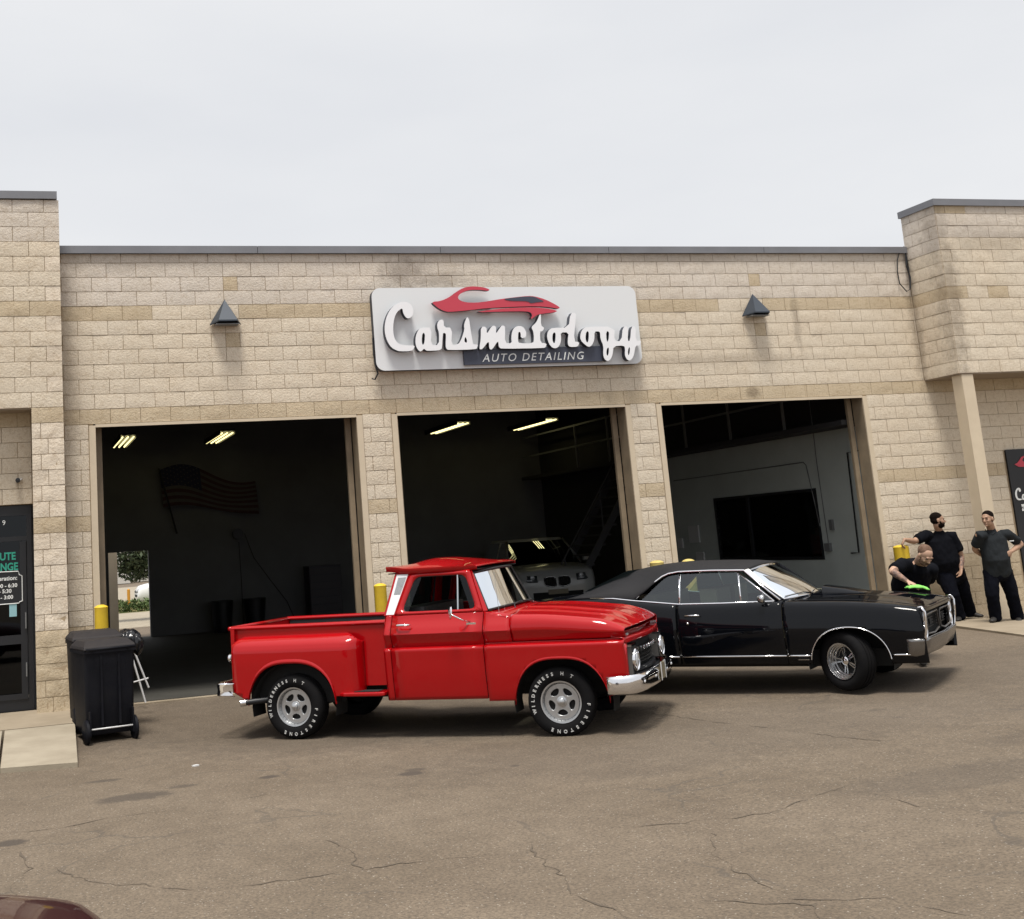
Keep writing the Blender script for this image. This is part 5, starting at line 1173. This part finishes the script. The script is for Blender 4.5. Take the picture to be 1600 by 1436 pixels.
def person(label,J,face,skin,hair,shirt,trou,hairlen='short',beard=True,girth=1.,tat=(),curl=(.5,.5),collar=False,hand_n=((0,0,-1),(0,0,-1)),baggy=1.,headup=(0,0,1),shirt_len=.0):
    J={k:V(v) for k,v in J.items()}; org=V((J['pelvis'].x,J['pelvis'].y,min(J['tL'].z,J['tR'].z)-.03))
    e=empty('person',org,0,label,'person')
    face=V(face).normalized(); up=V(headup); up=(up-face*up.dot(face)).normalized(); rt=face.cross(up)
    H=Matrix((rt,face,up)).transposed(); hc=J['head']
    def hp(x,y,z): return hc+H@V((x,y,z))
    sr=(J['shR']-J['shL']).normalized(); g=girth; hc=J['head']=J['head']-V((0,0,.012))
    b=MB()
    ell(b,hp(0,-.012,.032),(.076,.096,.084),H); ell(b,hp(0,.022,-.045),(.058,.066,.064),H); ell(b,hp(0,.030,-.01),(.066,.062,.06),H)
    cap(b,hp(0,.088,.012),hp(0,.112,-.028),.008,.014,8); cap(b,hp(-.034,.082,.030),hp(.034,.082,.030),.012,.012,8)
    for s in (1,-1):
        ell(b,hp(s*.079,-.004,-.004),(.010,.021,.033),H,8); cap(b,hp(s*.010,.1,-.03),hp(s*.016,.094,-.031),.008,.006,6); ell(b,hp(s*.036,.066,-.022),(.022,.020,.020),H,8)
    cap(b,hp(-.020,.088,-.058),hp(.020,.088,-.058),.0075,.0075,6); ell(b,hp(0,.074,-.090),(.022,.022,.018),H,8)
    etube(b,[J['neck']-V((0,0,.03)),J['neck'],hp(0,-.02,-.05)],[(.066*g,.064*g),(.060,.062),(.058,.062)],sr)
    for a,c,d_ in (('shL','elbL','wrL'),('shR','elbR','wrR')):
        etube(b,[J[a],J[a].lerp(J[c],.5),J[c]],[(.060*g,.058*g),(.054*g,.052*g),(.044,.042)],V((0,1,.2)))
        etube(b,[J[c],J[c].lerp(J[d_],.35),J[d_]],[(.045,.043),(.047,.044),(.028,.025)],V((0,1,.2)))
    for i,(w_,h_) in enumerate((('wrL','handL'),('wrR','handR'))): hand(b,J[w_],J[h_],hand_n[i],curl[i],1 if i else -1)
    etube(b,[J['pelvis'],J['belly'],J['chest'],J['neck']-V((0,0,.04))],[(.14*g,.11*g),(.14*g,.12*g),(.15*g,.11*g),(.09,.08)],sr)
    for s in 'LR': etube(b,[J['hip'+s],J['k'+s],J['f'+s]],[(.075,.075),(.055,.055),(.04,.04)],V((1,0,0)))
    body=blob('body',b,skin,e,.0065,3,0,org)
    if tat:
        body.data.materials.append(mTattoo)
        for p in body.data.polygons:
            c=V(p.center)+org
            for (a,bb) in tat:
                A,Bb=J[a],J[bb]; ab=Bb-A; t=(c-A).dot(ab)/ab.length_squared
                if 0.02<t<.98 and (c-(A+ab*t)).length<.075: p.material_index=1
    for s in (1,-1):
        m=MB(); ell(m,hp(s*.031,.0795,.010)-org,(.014,.009,.007),H,8); m.build('eye',mEye,body,smooth=True)
        m=MB(); cap(m,hp(s*.016,.097,.030)-org,hp(s*.048,.086,.032)-org,.005,.004,6); m.build('eyebrow',hair,body,smooth=True)
    m=MB()
    if hairlen=='short': ell(m,hp(0,-.022,.052),(.081,.094,.079),H); ell(m,hp(0,-.035,.0),(.080,.075,.06),H)
    else: ell(m,hp(0,-.026,.044),(.0795,.092,.080),H)
    blob('hair',m,hair,e,.007,2,.002,org)
    if beard:
        m=MB(); ell(m,hp(0,.030,-.070),(.062,.066,.052),H); 
        for s in (1,-1): cap(m,hp(s*.066,.020,-.015),hp(s*.052,.045,-.07),.010,.018,8)
        cap(m,hp(-.024,.094,-.046),hp(.024,.094,-.046),.008,.008,6)
        blob('beard',m,hair,e,.006,2,.002,org)
    # shirt
    m=MB()
    hem=J['pelvis']-V((0,0,shirt_len)); P_=[hem,J['pelvis'].lerp(J['belly'],.35),J['belly'],J['belly'].lerp(J['chest'],.6),J['chest'].lerp(J['neck'],.35),J['neck']-V((0,0,.055)),J['neck']-V((0,0,.02))]
    etube(m,P_,[(.19*g,.15*g),(.188*g,.155*g),(.188*g,.165*g),(.195*g,.15*g),(.195*g,.125*g),(.125,.095),(.075,.072)],sr,26)
    for a,c in (('shL','elbL'),('shR','elbR')):
        k=.68; et=J[a].lerp(J[c],k)
        etube(m,[J[a].lerp(J['neck'],.35)-V((0,0,.03)),J[a],J[a].lerp(J[c],.35),et],[(.07,.065),(.073*g,.070*g),(.070*g,.066*g),(.072*g,.066*g)],V((0,1,.2)))
    blob('shirt',m,shirt,e,.010,4,.010,org,seed=1)
    if collar:
        m=MB()
        for s in (1,-1): m.add([tuple(J['neck']-org+H@V((s*.02,.085,-.05))),tuple(J['neck']-org+H@V((s*.075,.03,.012))),tuple(J['neck']-org+H@V((s*.09,.03,-.035))),tuple(J['neck']-org+H@V((s*.055,.10,-.075)))],[(0,1,2,3)])
        o=m.build('collar',shirt,e); solid(o,.006)
    # trousers
    m=MB()
    etube(m,[J['pelvis']+V((0,0,.07)),J['pelvis'],J['pelvis']-V((0,0,.08))],[(.165*g,.135*g),(.175*g,.140*g),(.165*g,.13*g)],sr)
    for s in 'LR':
        etube(m,[J['hip'+s]+V((0,0,.02)),J['hip'+s].lerp(J['k'+s],.5),J['k'+s],J['k'+s].lerp(J['f'+s],.6),J['f'+s]+V((0,0,-.005))],[(.10*g,.105*g),(.095*baggy,.10*baggy),(.080*baggy,.085*baggy),(.076*baggy,.082*baggy),(.078*baggy,.085*baggy)],V((1,0,0)))
    blob('trousers',m,trou,e,.010,4,.012,org,seed=5)
    for s in 'LR':
        m=MB(); f,t=J['f'+s],J['t'+s]; d=(t-f); d.z=0; d=d.normalized() if d.length>.01 else V((0,-1,0)); gz_=t.z-.03
        h0=V((f.x,f.y,gz_+.045))-d*.05; etube(m,[h0,h0+d*.10+V((0,0,.01)),h0+d*.20-V((0,0,.012)),h0+d*.255-V((0,0,.018))],[(.038,.045),(.042,.046),(.048,.032),(.036,.022)],V((-d.y,d.x,0)))
        blob('shoe',m,mShoe,e,.008,3,0,org)
    return e
M1= {'head': (12.899, -0.482, 1.594), 'neck': (12.952, -0.412, 1.424), 'chest': (12.978, -0.379, 1.213), 'belly': (12.997, -0.388, 0.954), 'pelvis': (13.105, -0.359, 0.748), 'shL': (12.757, -0.343, 1.368), 'shR': (13.109, -0.496, 1.342), 'elbL': (12.502, -0.356, 1.284), 'wrL': (12.22, -0.493, 1.329), 'handL': (12.16, -0.491, 1.245), 'elbR': (13.212, -0.514, 0.997), 'wrR': (13.1, -0.603, 0.808), 'handR': (13.043, -0.623, 0.724), 'hipL': (12.967, -0.387, 0.718), 'hipR': (13.187, -0.4, 0.723), 'kL': (12.97, -0.49, 0.425), 'fL': (13.097, -0.411, 0.091), 'tL': (12.922, -0.563, 0.052), 'kR': (13.289, -0.368, 0.399), 'fR': (13.436, -0.252, 0.118), 'tR': (13.464, -0.336, 0.069)}
M2= {'head': (13.09, -1.33, 1.57), 'neck': (13.181, -1.272, 1.403), 'chest': (13.206, -1.241, 1.201), 'belly': (13.202, -1.247, 0.962), 'pelvis': (13.243, -1.2, 0.769), 'shL': (12.938, -1.292, 1.332), 'shR': (13.404, -1.323, 1.321), 'elbL': (12.972, -1.103, 1.123), 'wrL': (13.148, -1.029, 1.016), 'elbR': (13.685, -1.268, 1.15), 'wrR': (13.389, -1.373, 1.053), 'handR': (13.26, -1.4, 1.004), 'handL': (13.204, -1.037, 0.973), 'hipL': (13.125, -1.183, 0.748), 'hipR': (13.368, -1.201, 0.741), 'kL': (13.073, -1.212, 0.43), 'fL': (13.152, -1.115, 0.082), 'tL': (12.908, -1.25, 0.06), 'kR': (13.436, -1.209, 0.403), 'fR': (13.545, -1.123, 0.06), 'tR': (13.387, -1.332, 0.014)}
M3= {'head': (9.497, -4.225, 1.242), 'neck': (9.604, -3.972, 1.137), 'chest': (9.596, -3.843, 1.029), 'belly': (9.667, -3.67, 0.851), 'pelvis': (9.815, -3.522, 0.68), 'shL': (9.346, -4.0, 1.131), 'shR': (9.825, -3.914, 1.044), 'elbL': (9.081, -4.12, 1.065), 'wrL': (9.154, -4.274, 0.925), 'handL': (9.177, -4.328, 0.894), 'elbR': (9.934, -3.853, 0.833), 'wrR': (9.911, -3.877, 0.718), 'handR': (9.86, -3.904, 0.661), 'hipL': (9.668, -3.579, 0.653), 'hipR': (9.907, -3.541, 0.633), 'kL': (9.578, -3.7, 0.313), 'fL': (9.735, -3.462, -0.062), 'tL': (9.564, -3.613, -0.114), 'kR': (9.808, -3.65, 0.253), 'fR': (9.885, -3.443, -0.116), 'tR': (9.79, -3.621, -0.149)}

M3['handL']=tuple(V(M3['handL'])+V((0,0,.022))); M3['wrL']=tuple(V(M3['wrL'])+V((0,0,.02))); M3['elbR']=(9.97,-3.62,.86); M3['wrR']=(9.9,-3.5,.64); M3['handR']=(9.88,-3.5,.56); M3.update(tR=(9.20,-4.30,-.015),fR=(9.34,-4.10,.055),kR=(9.52,-3.85,.40),fL=(9.56,-3.72,.06),tL=(9.45,-3.90,-.01),kL=(9.66,-3.65,.36))
person('bearded man in black tee leaning one hand on the yellow bollard by the wall',M1,(.86,-.50,-.02),mSkinTan,mHairD,mTee,mPants,girth=1.2,tat=(('elbR','wrR'),),curl=(1.1,.45),hand_n=((0,-.3,-1),(-1,0,0)),baggy=1.25,shirt_len=.10)
person('man in charcoal short-sleeved work shirt standing with hand on hip at the right',M2,(-.93,-.35,-.05),mSkinTan,mHairD,mShirt,mPants,girth=1.1,beard=False,collar=True,curl=(.6,.6),hand_n=((0,1,0),(0,1,0)),baggy=1.12,shirt_len=.02)
p3=person('man in black tee with tattooed arm bending over the black car to wipe it',M3,(-.05,-.72,-.69),mSkin,mHairR,mTee,mPants,girth=1.22,hairlen='buzz',tat=(('elbL','wrL'),),curl=(.35,.5),hand_n=((0,0,-1),(0,0,-1)),headup=(0,-.6,.8),shirt_len=.04)
m=MB().box(0,.045,-.0,.004,-.006,.006); o=m.build('name_patch',mWhiteT,None); o.location=(13.30,-1.47,1.215); o.rotation_euler=(0,0,R(-8)); o.scale=(1.6,1,1)
_pe=[q for q in C.objects if q.get('label','').startswith('man in charcoal')][0]; o.parent=_pe; o.matrix_parent_inverse=Matrix.Translation(-_pe.location)
# green cloth under the wiping hand
m=MB(); rows=[]
for i in range(13):
    r=[]
    for j in range(9):
        x=-.12+.24*i/12; y=-.08+.16*j/8; z=.040*(1-(x/.125)**4)*(1-(y/.085)**4)+.016*noise.noise(V((x*22,y*22,3)))+.004
        r.append((x,y,z))
    rows.append(r)
m.grid(rows); tw=m.build('microfibre_cloth',PM('lime_cloth',(.22,.62,.12),.95,bump=.6,bscale=160),None,smooth=True); solid(tw,.010); tw.location=(9.20,-4.37,.850); tw.rotation_euler=(0,R(8),R(-20))
tag(tw,'bright lime green cloth under the bending man\'s hand on the black car','cloth')
# ---------------------------------------------------------------- wheeled bins
def bin_(loc,rz,label,group):
    e=empty('wheeled_bin',loc,rz,label,'bin',group)
    m=MB(); rows=[]
    for z,a,b in ((.10,.262,.27),(.12,.268,.28),(.55,.278,.30),(.98,.288,.325),(1.0,.288,.325)):
        r=[]
        for cx,cy,a0 in ((a-.04,b-.04,0),(-a+.04,b-.04,90),(-a+.04,-b+.04,180),(a-.04,-b+.04,270)):
            for k in range(5): t=R(a0+22.5*k); r.append((cx+.04*math.cos(t),cy+.04*math.sin(t),z))
        rows.append(r+r[:1])
    m.grid(rows); m.add(rows[0][:-1],[tuple(range(20))]); m.build('bin_body',mBin,e,smooth=True,sharp=40)
    for x in (-.10,.10): MB().box(x-.012,x+.012,-.332,-.24,.2,.96).build('rib',mBin,e)
    MB().box(-.298,.298,-.34,.34,.985,1.02).build('rim',mBin,e)
    m=MB(); top=[(-.30,-.35,1.022),(.30,-.35,1.022),(.305,.36,1.022),(-.305,.36,1.022),(-.29,-.33,1.06),(.29,-.33,1.06),(.29,.34,1.06),(-.29,.34,1.06),(-.24,-.20,1.12),(.24,-.20,1.12),(.24,.26,1.12),(-.24,.26,1.12)]
    m.add(top,[(0,1,5,4),(1,2,6,5),(2,3,7,6),(3,0,4,7),(4,5,9,8),(5,6,10,9),(6,7,11,10),(7,4,8,11),(8,9,10,11),(0,3,2,1)]); l=m.build('lid',mBinLid,e); b=l.modifiers.new('bevel','BEVEL'); b.width=.012; b.segments=2
    MB().tube([(-.28,-.39,1.03),(.28,-.39,1.03)],.016).tube([(-.2,-.33,1.02),(-.2,-.39,1.03)],.012).tube([(.2,-.33,1.02),(.2,-.39,1.03)],.012).build('handle',mBin,e,smooth=True)
    for s in (1,-1):
        w=MB().lathe([(-.022,.0),(-.022,.12),(-.014,.135),(.014,.135),(.022,.12),(.022,0)],24,axis='X',at=(s*.272,-.27,.135)); w.build('wheel',mBin,e,smooth=True,sharp=40)
        MB().box(s*.242-.008,s*.242+.008,-.36,-.2,.10,.36).build('axle_bracket',mBin,e)
    MB().tube([(-.25,-.345,.17),(.25,-.345,.17)],.009).build('axle',mWhiteM,e,smooth=True)
    return e
bz=gz(-.1,-2.6)
bin_((-.13,-2.08,bz+.0),R(10),'dusty-lidded black wheeled bin with wheels toward viewer, front one of two','wheeled bins by the stone pier')
bin_((-.18,-1.36,gz(0,-1.4)),R(4),'black wheeled bin mostly hidden behind the front bin','wheeled bins by the stone pier')
m=MB(); ell(m,(.20,-1.55,.92),(.15,.15,.09),Matrix.Identity(3),16); ell(m,(.31,-1.68,.84),(.08,.09,.12),Matrix.Identity(3),12)
bg=blob('rubbish_bag',m,PM('bag_plastic',(.010,.010,.012),.22),None,.010,1,.028); tag(bg,'glossy black rubbish bag bulging beside the rear wheeled bin','bag')
st=MB().tube([(.28,-.9,.86),(.50,-.9,.25)],.012).tube([(.28,-.9,.325),(.50,-.9,.365)],.010).tube([(.30,-.45,.80),(.50,-.45,.03)],.012)
o=st.build('folding_stand',mWhiteM,None); tag(o,'thin white tubular stand leg leaning behind the wheeled bins','stand')
# ---------------------------------------------------------------- bollards
def boll(x,y,h,lab,mat=None,r=.085):
    z0=gz(x,y) if x<12 else .03
    e=MB().lathe([(z0-.05,0),(z0-.05,r),(h-.045,r),(h-.03,r+.004),(h-.012,r*.8),(h,r*.45),(h+.004,0)],28,axis='Z',at=(x,y,0)).build('bollard',mat or mYellow,None,smooth=True,sharp=60)
    tag(e,lab,'bollard',group='yellow bollards guarding the bay openings')
boll(-.02,-.42,1.285,'yellow bollard rising above the wheeled bins'); boll(3.72,-.42,1.28,'yellow bollard behind the pickup bed at the first pier')
boll(7.95,-.42,1.30,'pale yellow bollard top just left above the black vinyl roof',mPale,.10); boll(8.47,-.42,1.285,'pale yellow bollard top farther right above the black vinyl roof',mPale,.09)
boll(12.24,-.36,1.245,'yellow bollard under the leaning man\'s hand',None,.115)
# ---------------------------------------------------------------- things inside the bays
labs=['lit ceiling light leftmost in the left bay','lit ceiling light farther right in the left bay','lit ceiling light leftmost in the middle bay','lit ceiling light farther right in the middle bay']
for lb,x,z,y0,y1 in zip(labs,(1.42,3.62,9.27,11.55),(4.5,)*4,(10.65,)*4,(13.1,)*4):
    e=empty('ceiling_light',(x,(y0+y1)/2,z),0,lb,'ceiling light',group='tube lights hanging in the garage'); h=(y1-y0)/2
    MB().box(-.17,.17,-h,h,.04,.09).box(-.17,-.16,-h,h,-.03,.04).box(.16,.17,-h,h,-.03,.04).build('housing',mBlackM,e)
    for dx in (-.12,.0,.12): MB().tube([(dx,-h+.03,0),(dx,h-.03,0)],.018,8).build('tube',mTube,e)
    MB().tube([(0,-h+.3,.09),(0,-h+.3,5.3-z)],.006,4).build('chain',mGreyM,e); MB().tube([(0,h-.3,.09),(0,h-.3,5.3-z)],.006,4).build('chain',mGreyM,e)
fl=empty('wall_flag',(2.45,13.9,3.95),0,'faint waving American flag cut-out hung high on the dark back wall','flag')
mFR=PM('flag_red',(.05,.018,.022),.8); mFW=PM('flag_white',(.085,.078,.08),.8); mFB=PM('flag_blue',(.010,.012,.05),.8)
def fpnt(t,s): # t along, s down
    x=2.36*t+.06*s; z=-.02+.12*math.sin(t*2.0*PI*.9+.3)-.30*t*t-.92*s*(1-.08*t)+.05*math.sin(s*3+t*6); return (x,-.05*math.sin(t*9),z)
for k in range(13):
    m=MB().grid([[fpnt(t,(k+d)/13) for t in frange(.42 if k<7 else 0,1,20)] for d in (0,1)]); m.build('stripe',mFR if k%2==0 else mFW,fl)
MB().grid([[tuple(V(fpnt(t,s))+V((0,-.002,0))) for t in frange(0,.42,8)] for s in frange(0,7/13,8)]).build('canton',mFB,fl)
m=MB()
for r_ in range(9):
    for c_ in range(6 if r_%2==0 else 5):
        t=.42*((c_+(.5 if r_%2==0 else 1))/6); s=(7/13)*(r_+.5)/9; p=V(fpnt(t,s))+V((0,-.012,0)); pts=[]
        for q in range(10): a=PI/2+q*PI/5; rr=.026 if q%2==0 else .011; pts.append((p.x+rr*math.cos(a),p.y,p.z+rr*math.sin(a)))
        m.add(pts,[tuple(range(10))])
o=m.build('stars',mFW,fl); o['kind']='stuff'
MB().tube([(-.02,-.03,.06),(.36,-.03,-1.55)],.022,8).build('pole',mBlackM,fl)
for x,lab in ((3.75,'dark open bin left against the far back wall'),(4.55,'dark open bin right against the far back wall')):
    b=MB().lathe([(0,.20),(.02,.21),(.7,.27),(.72,.285),(.74,.28),(.1,.22)],20,axis='Z',at=(x,13.4,0)).build('waste_drum',mBlackM,None,smooth=True,sharp=40); tag(b,lab,'bin',group='bins at the back wall')
tc_=empty('tool_chest',(6.3,13.5,0),0,'tall dark drawer chest against the back wall of the left bay','cabinet')
MB().box(-.4,.4,-.3,.3,.1,1.4).build('cabinet_body',PM('chest_dark',(.02,.018,.03),.5),tc_)
for k in range(7): MB().box(-.38,.38,-.325,-.301,.14+k*.175,.29+k*.175).build('drawer',PM('drawer_dark',(.03,.025,.035),.5) if k==0 else bpy.data.materials['drawer_dark'],tc_)
hr=empty('hose_reel',(4.3,13.85,2.3),0,'dark hose reel with dangling hose on the back wall','hose reel')
MB().lathe([(-.08,0),(-.08,.13),(-.06,.13),(-.06,.09),(.06,.09),(.06,.13),(.08,.13),(.08,0)],24).build('drum',mBlackM,hr,smooth=True,sharp=40)
MB().tube([(.15,-.1,0),(.35,-.12,-.6),(.75,-.15,-1.2),(1.1,-.2,-1.7),(1.3,-.2,-2.2)],.011,6).tube([(0,-.1,-.2),(.02,-.1,-1.2),(.02,-.1,-2.2)],.01,6).build('hose',mBlackM,hr)
# stairs to the mezzanine at the right of the middle bay
sr_=empty('steel_staircase',(11.0,8.8,0),0,'dark open-tread staircase climbing to the mezzanine in the middle bay','stairs')
n=14
for k in range(n):
    x=-.4+k*.155; z=.4+k*.21; MB().box(x,x+.26,-.2,.9,z,z+.04).build('tread',mStair,sr_)
MB().prism([(-.6,.1),(-.4,.1),(1.75,3.2),(1.6,3.25)],lambda x,z:(x,-.24,z),lambda x,z:(x,-.2,z)).prism([(-.6,.1),(-.4,.1),(1.75,3.2),(1.6,3.25)],lambda x,z:(x,.9,z),lambda x,z:(x,.94,z)).build('stringer',mStair,sr_)
MB().tube([(-.5,-.22,1.1),(1.6,-.22,4.1)],.02).tube([(-.4,-.22,.3),(-.4,-.22,1.2)],.018).tube([(.6,-.22,1.7),(.6,-.22,2.7)],.018).tube([(1.5,-.22,3.1),(1.5,-.22,4.0)],.018).build('handrail',mStair,sr_)
# somebody in orange behind the inner window, only head and shoulders show
MO=dict(head=(13.6,3.6,1.62),neck=(13.6,3.6,1.45),chest=(13.6,3.6,1.25),belly=(13.6,3.6,1.05),pelvis=(13.6,3.6,.9),shL=(13.6,3.8,1.38),shR=(13.6,3.4,1.38),elbL=(13.6,3.85,1.1),elbR=(13.6,3.35,1.1),wrL=(13.45,3.8,.9),wrR=(13.45,3.4,.9),handL=(13.40,3.78,.85),handR=(13.4,3.42,.85),hipL=(13.6,3.7,.88),hipR=(13.6,3.5,.88),kL=(13.6,3.7,.48),kR=(13.6,3.5,.48),fL=(13.6,3.7,.09),fR=(13.6,3.5,.09),tL=(13.45,3.7,.03),tR=(13.45,3.5,.03))
person('dim figure in an orange shirt standing behind the dark inner window',MO,(1,.2,0),mSkin,mHairD,PM('orange_shirt',(.55,.10,.06),.9),mPants,beard=False)
# ---------------------------------------------------------------- beyond the back doorway
struct(MB().box(-30,60,20,31,-.049,-.044).build('driveway',mConcL)); struct(MB().box(-60,90,46,80,-.049,-.044).build('road',mConcL))
mGrass=PM('grass',(.10,.115,.03),.9,var=1,col2=(.20,.17,.06),vscale=.6,world=True,bump=.5,bscale=20)
m=MB(); random.seed(3)
m.grid([[(x,y,-.04+.03*noise.noise(V((x,y,0)))) for x in frange(-20,40,30)] for y in frange(31,46,10)])
for _ in range(3500):
    x,y=random.uniform(-2,9),random.uniform(31.3,45); h=random.uniform(.05,.16); a=random.uniform(0,PI); dx,dy=.012*math.cos(a),.012*math.sin(a); m.add([(x-dx,y-dy,-.04),(x+dx,y+dy,-.04),(x+random.uniform(-.04,.04),y,h)],[(0,1,2)])
o=m.build('grass',mGrass,None); tag(o,'rough verge of green and yellow grass beyond the doorway','grass',kind='stuff')
mLeaf=PM('dark_leaves',(.022,.035,.014),.6,var=.9,col2=(.06,.085,.03),vscale=1.5,world=True)
mBark=PM('bark',(.06,.045,.03),.9)
def foliage(name,parent,cs,n,s,mat,seed=1):
    random.seed(seed); m=MB()
    for _ in range(n):
        c,r=random.choice(cs); d=V((random.gauss(0,1),random.gauss(0,1),random.gauss(0,1))).normalized()*random.random()**.45
        p=V(c)+V((d.x*r[0],d.y*r[1],d.z*r[2])); a=V((random.gauss(0,1),random.gauss(0,1),random.gauss(0,1))).normalized(); b=a.cross(V((random.gauss(0,1),random.gauss(0,1),random.gauss(0,1)))).normalized()
        k=s*random.uniform(.6,1.3); m.add([p-a*k,p+b*k*.5,p+a*k,p-b*k*.5],[(0,1,2,3)])
    return m.build(name,mat,parent)
te=empty('shade_tree',(2.6,24,-.05),0,'dark leafy tree seen through the back doorway','tree')
MB().tube([(3.4,0,0),(3.3,.1,1.6),(2.6,.2,3.0),(1.0,.1,4.2)],[.16,.13,.09,.04],8).tube([(3.3,.1,1.6),(4.2,0,3.2)],[.1,.05],8).build('trunk',mBark,te,smooth=True)
foliage('crown',te,[((0,0,2.6),(1.3,1,1.1)),((.9,.2,2.4),(.9,.8,1.0)),((-.6,0,2.9),(1.2,.9,1.4)),((0.2,.3,1.75),(.7,.6,.55)),((2,.0,4),(1.8,1.5,1.2))],5200,.085,mLeaf)
hg=foliage('hedge',None,[((x,31.6,.18),(.5,.4,.28)) for x in frange(-1,9,22)],5200,.07,PM('hedge_leaves',(.05,.085,.02),.7,var=.6,col2=(.09,.13,.03),vscale=3,world=True),5); tag(hg,'low green hedge along the drive beyond the doorway','hedge',kind='stuff')
modern('parked_car',(3.95,36.8,-.05),R(180),'small white car seen far off through the back doorway',PM('white_paint_far',(.7,.7,.7),.4,0,.5),simple=True)
mp_=MB().lathe([(-.05,0),(-.05,.06),(.75,.06),(.78,0)],12,axis='Z',at=(3.35,33.5,0)).build('marker_post',PM('orange_post',(.55,.25,.02),.6),None,smooth=True,sharp=40); tag(mp_,'thin orange marker post on the grass beyond the doorway','post')
pb=MB().box(1.22,1.48,15.4,15.7,-.05,2.2).build('doorway_post',mFrame,None); tag(pb,'tan post standing just outside the back doorway','post')
for i,(x,y,h,w) in enumerate(((2,95,5,14),(18,100,6,16))):
    b=empty('far_building',(x,y,0),0,('pale low building across the far road, left one','pale low building across the far road, right one')[i],'building')
    MB().box(-w/2,w/2,0,8,0,h).build('wall',PM('far_wall',(.5,.48,.44),.9) if i==0 else bpy.data.materials['far_wall'],b)
    for k in range(5): MB().box(-w/2+.8+k*2.6,-w/2+2.4+k*2.6,-.05,-.01,1.2,2.8).build('window',mBlackM,b)
# small litter on the asphalt
for i,(x,y,lb) in enumerate(((.55,-4.55,'scrap of white litter on the asphalt left of the pickup'),(12.35,-2.0,'scrap of white litter by the right kerb'))):
    o=MB().box(-.03,.03,-.02,.02,0,.012).build('litter',mWhiteM,None); o.location=(x,y,gz(x,y)); o.rotation_euler=(0,0,i+.4); tag(o,lb,'litter')
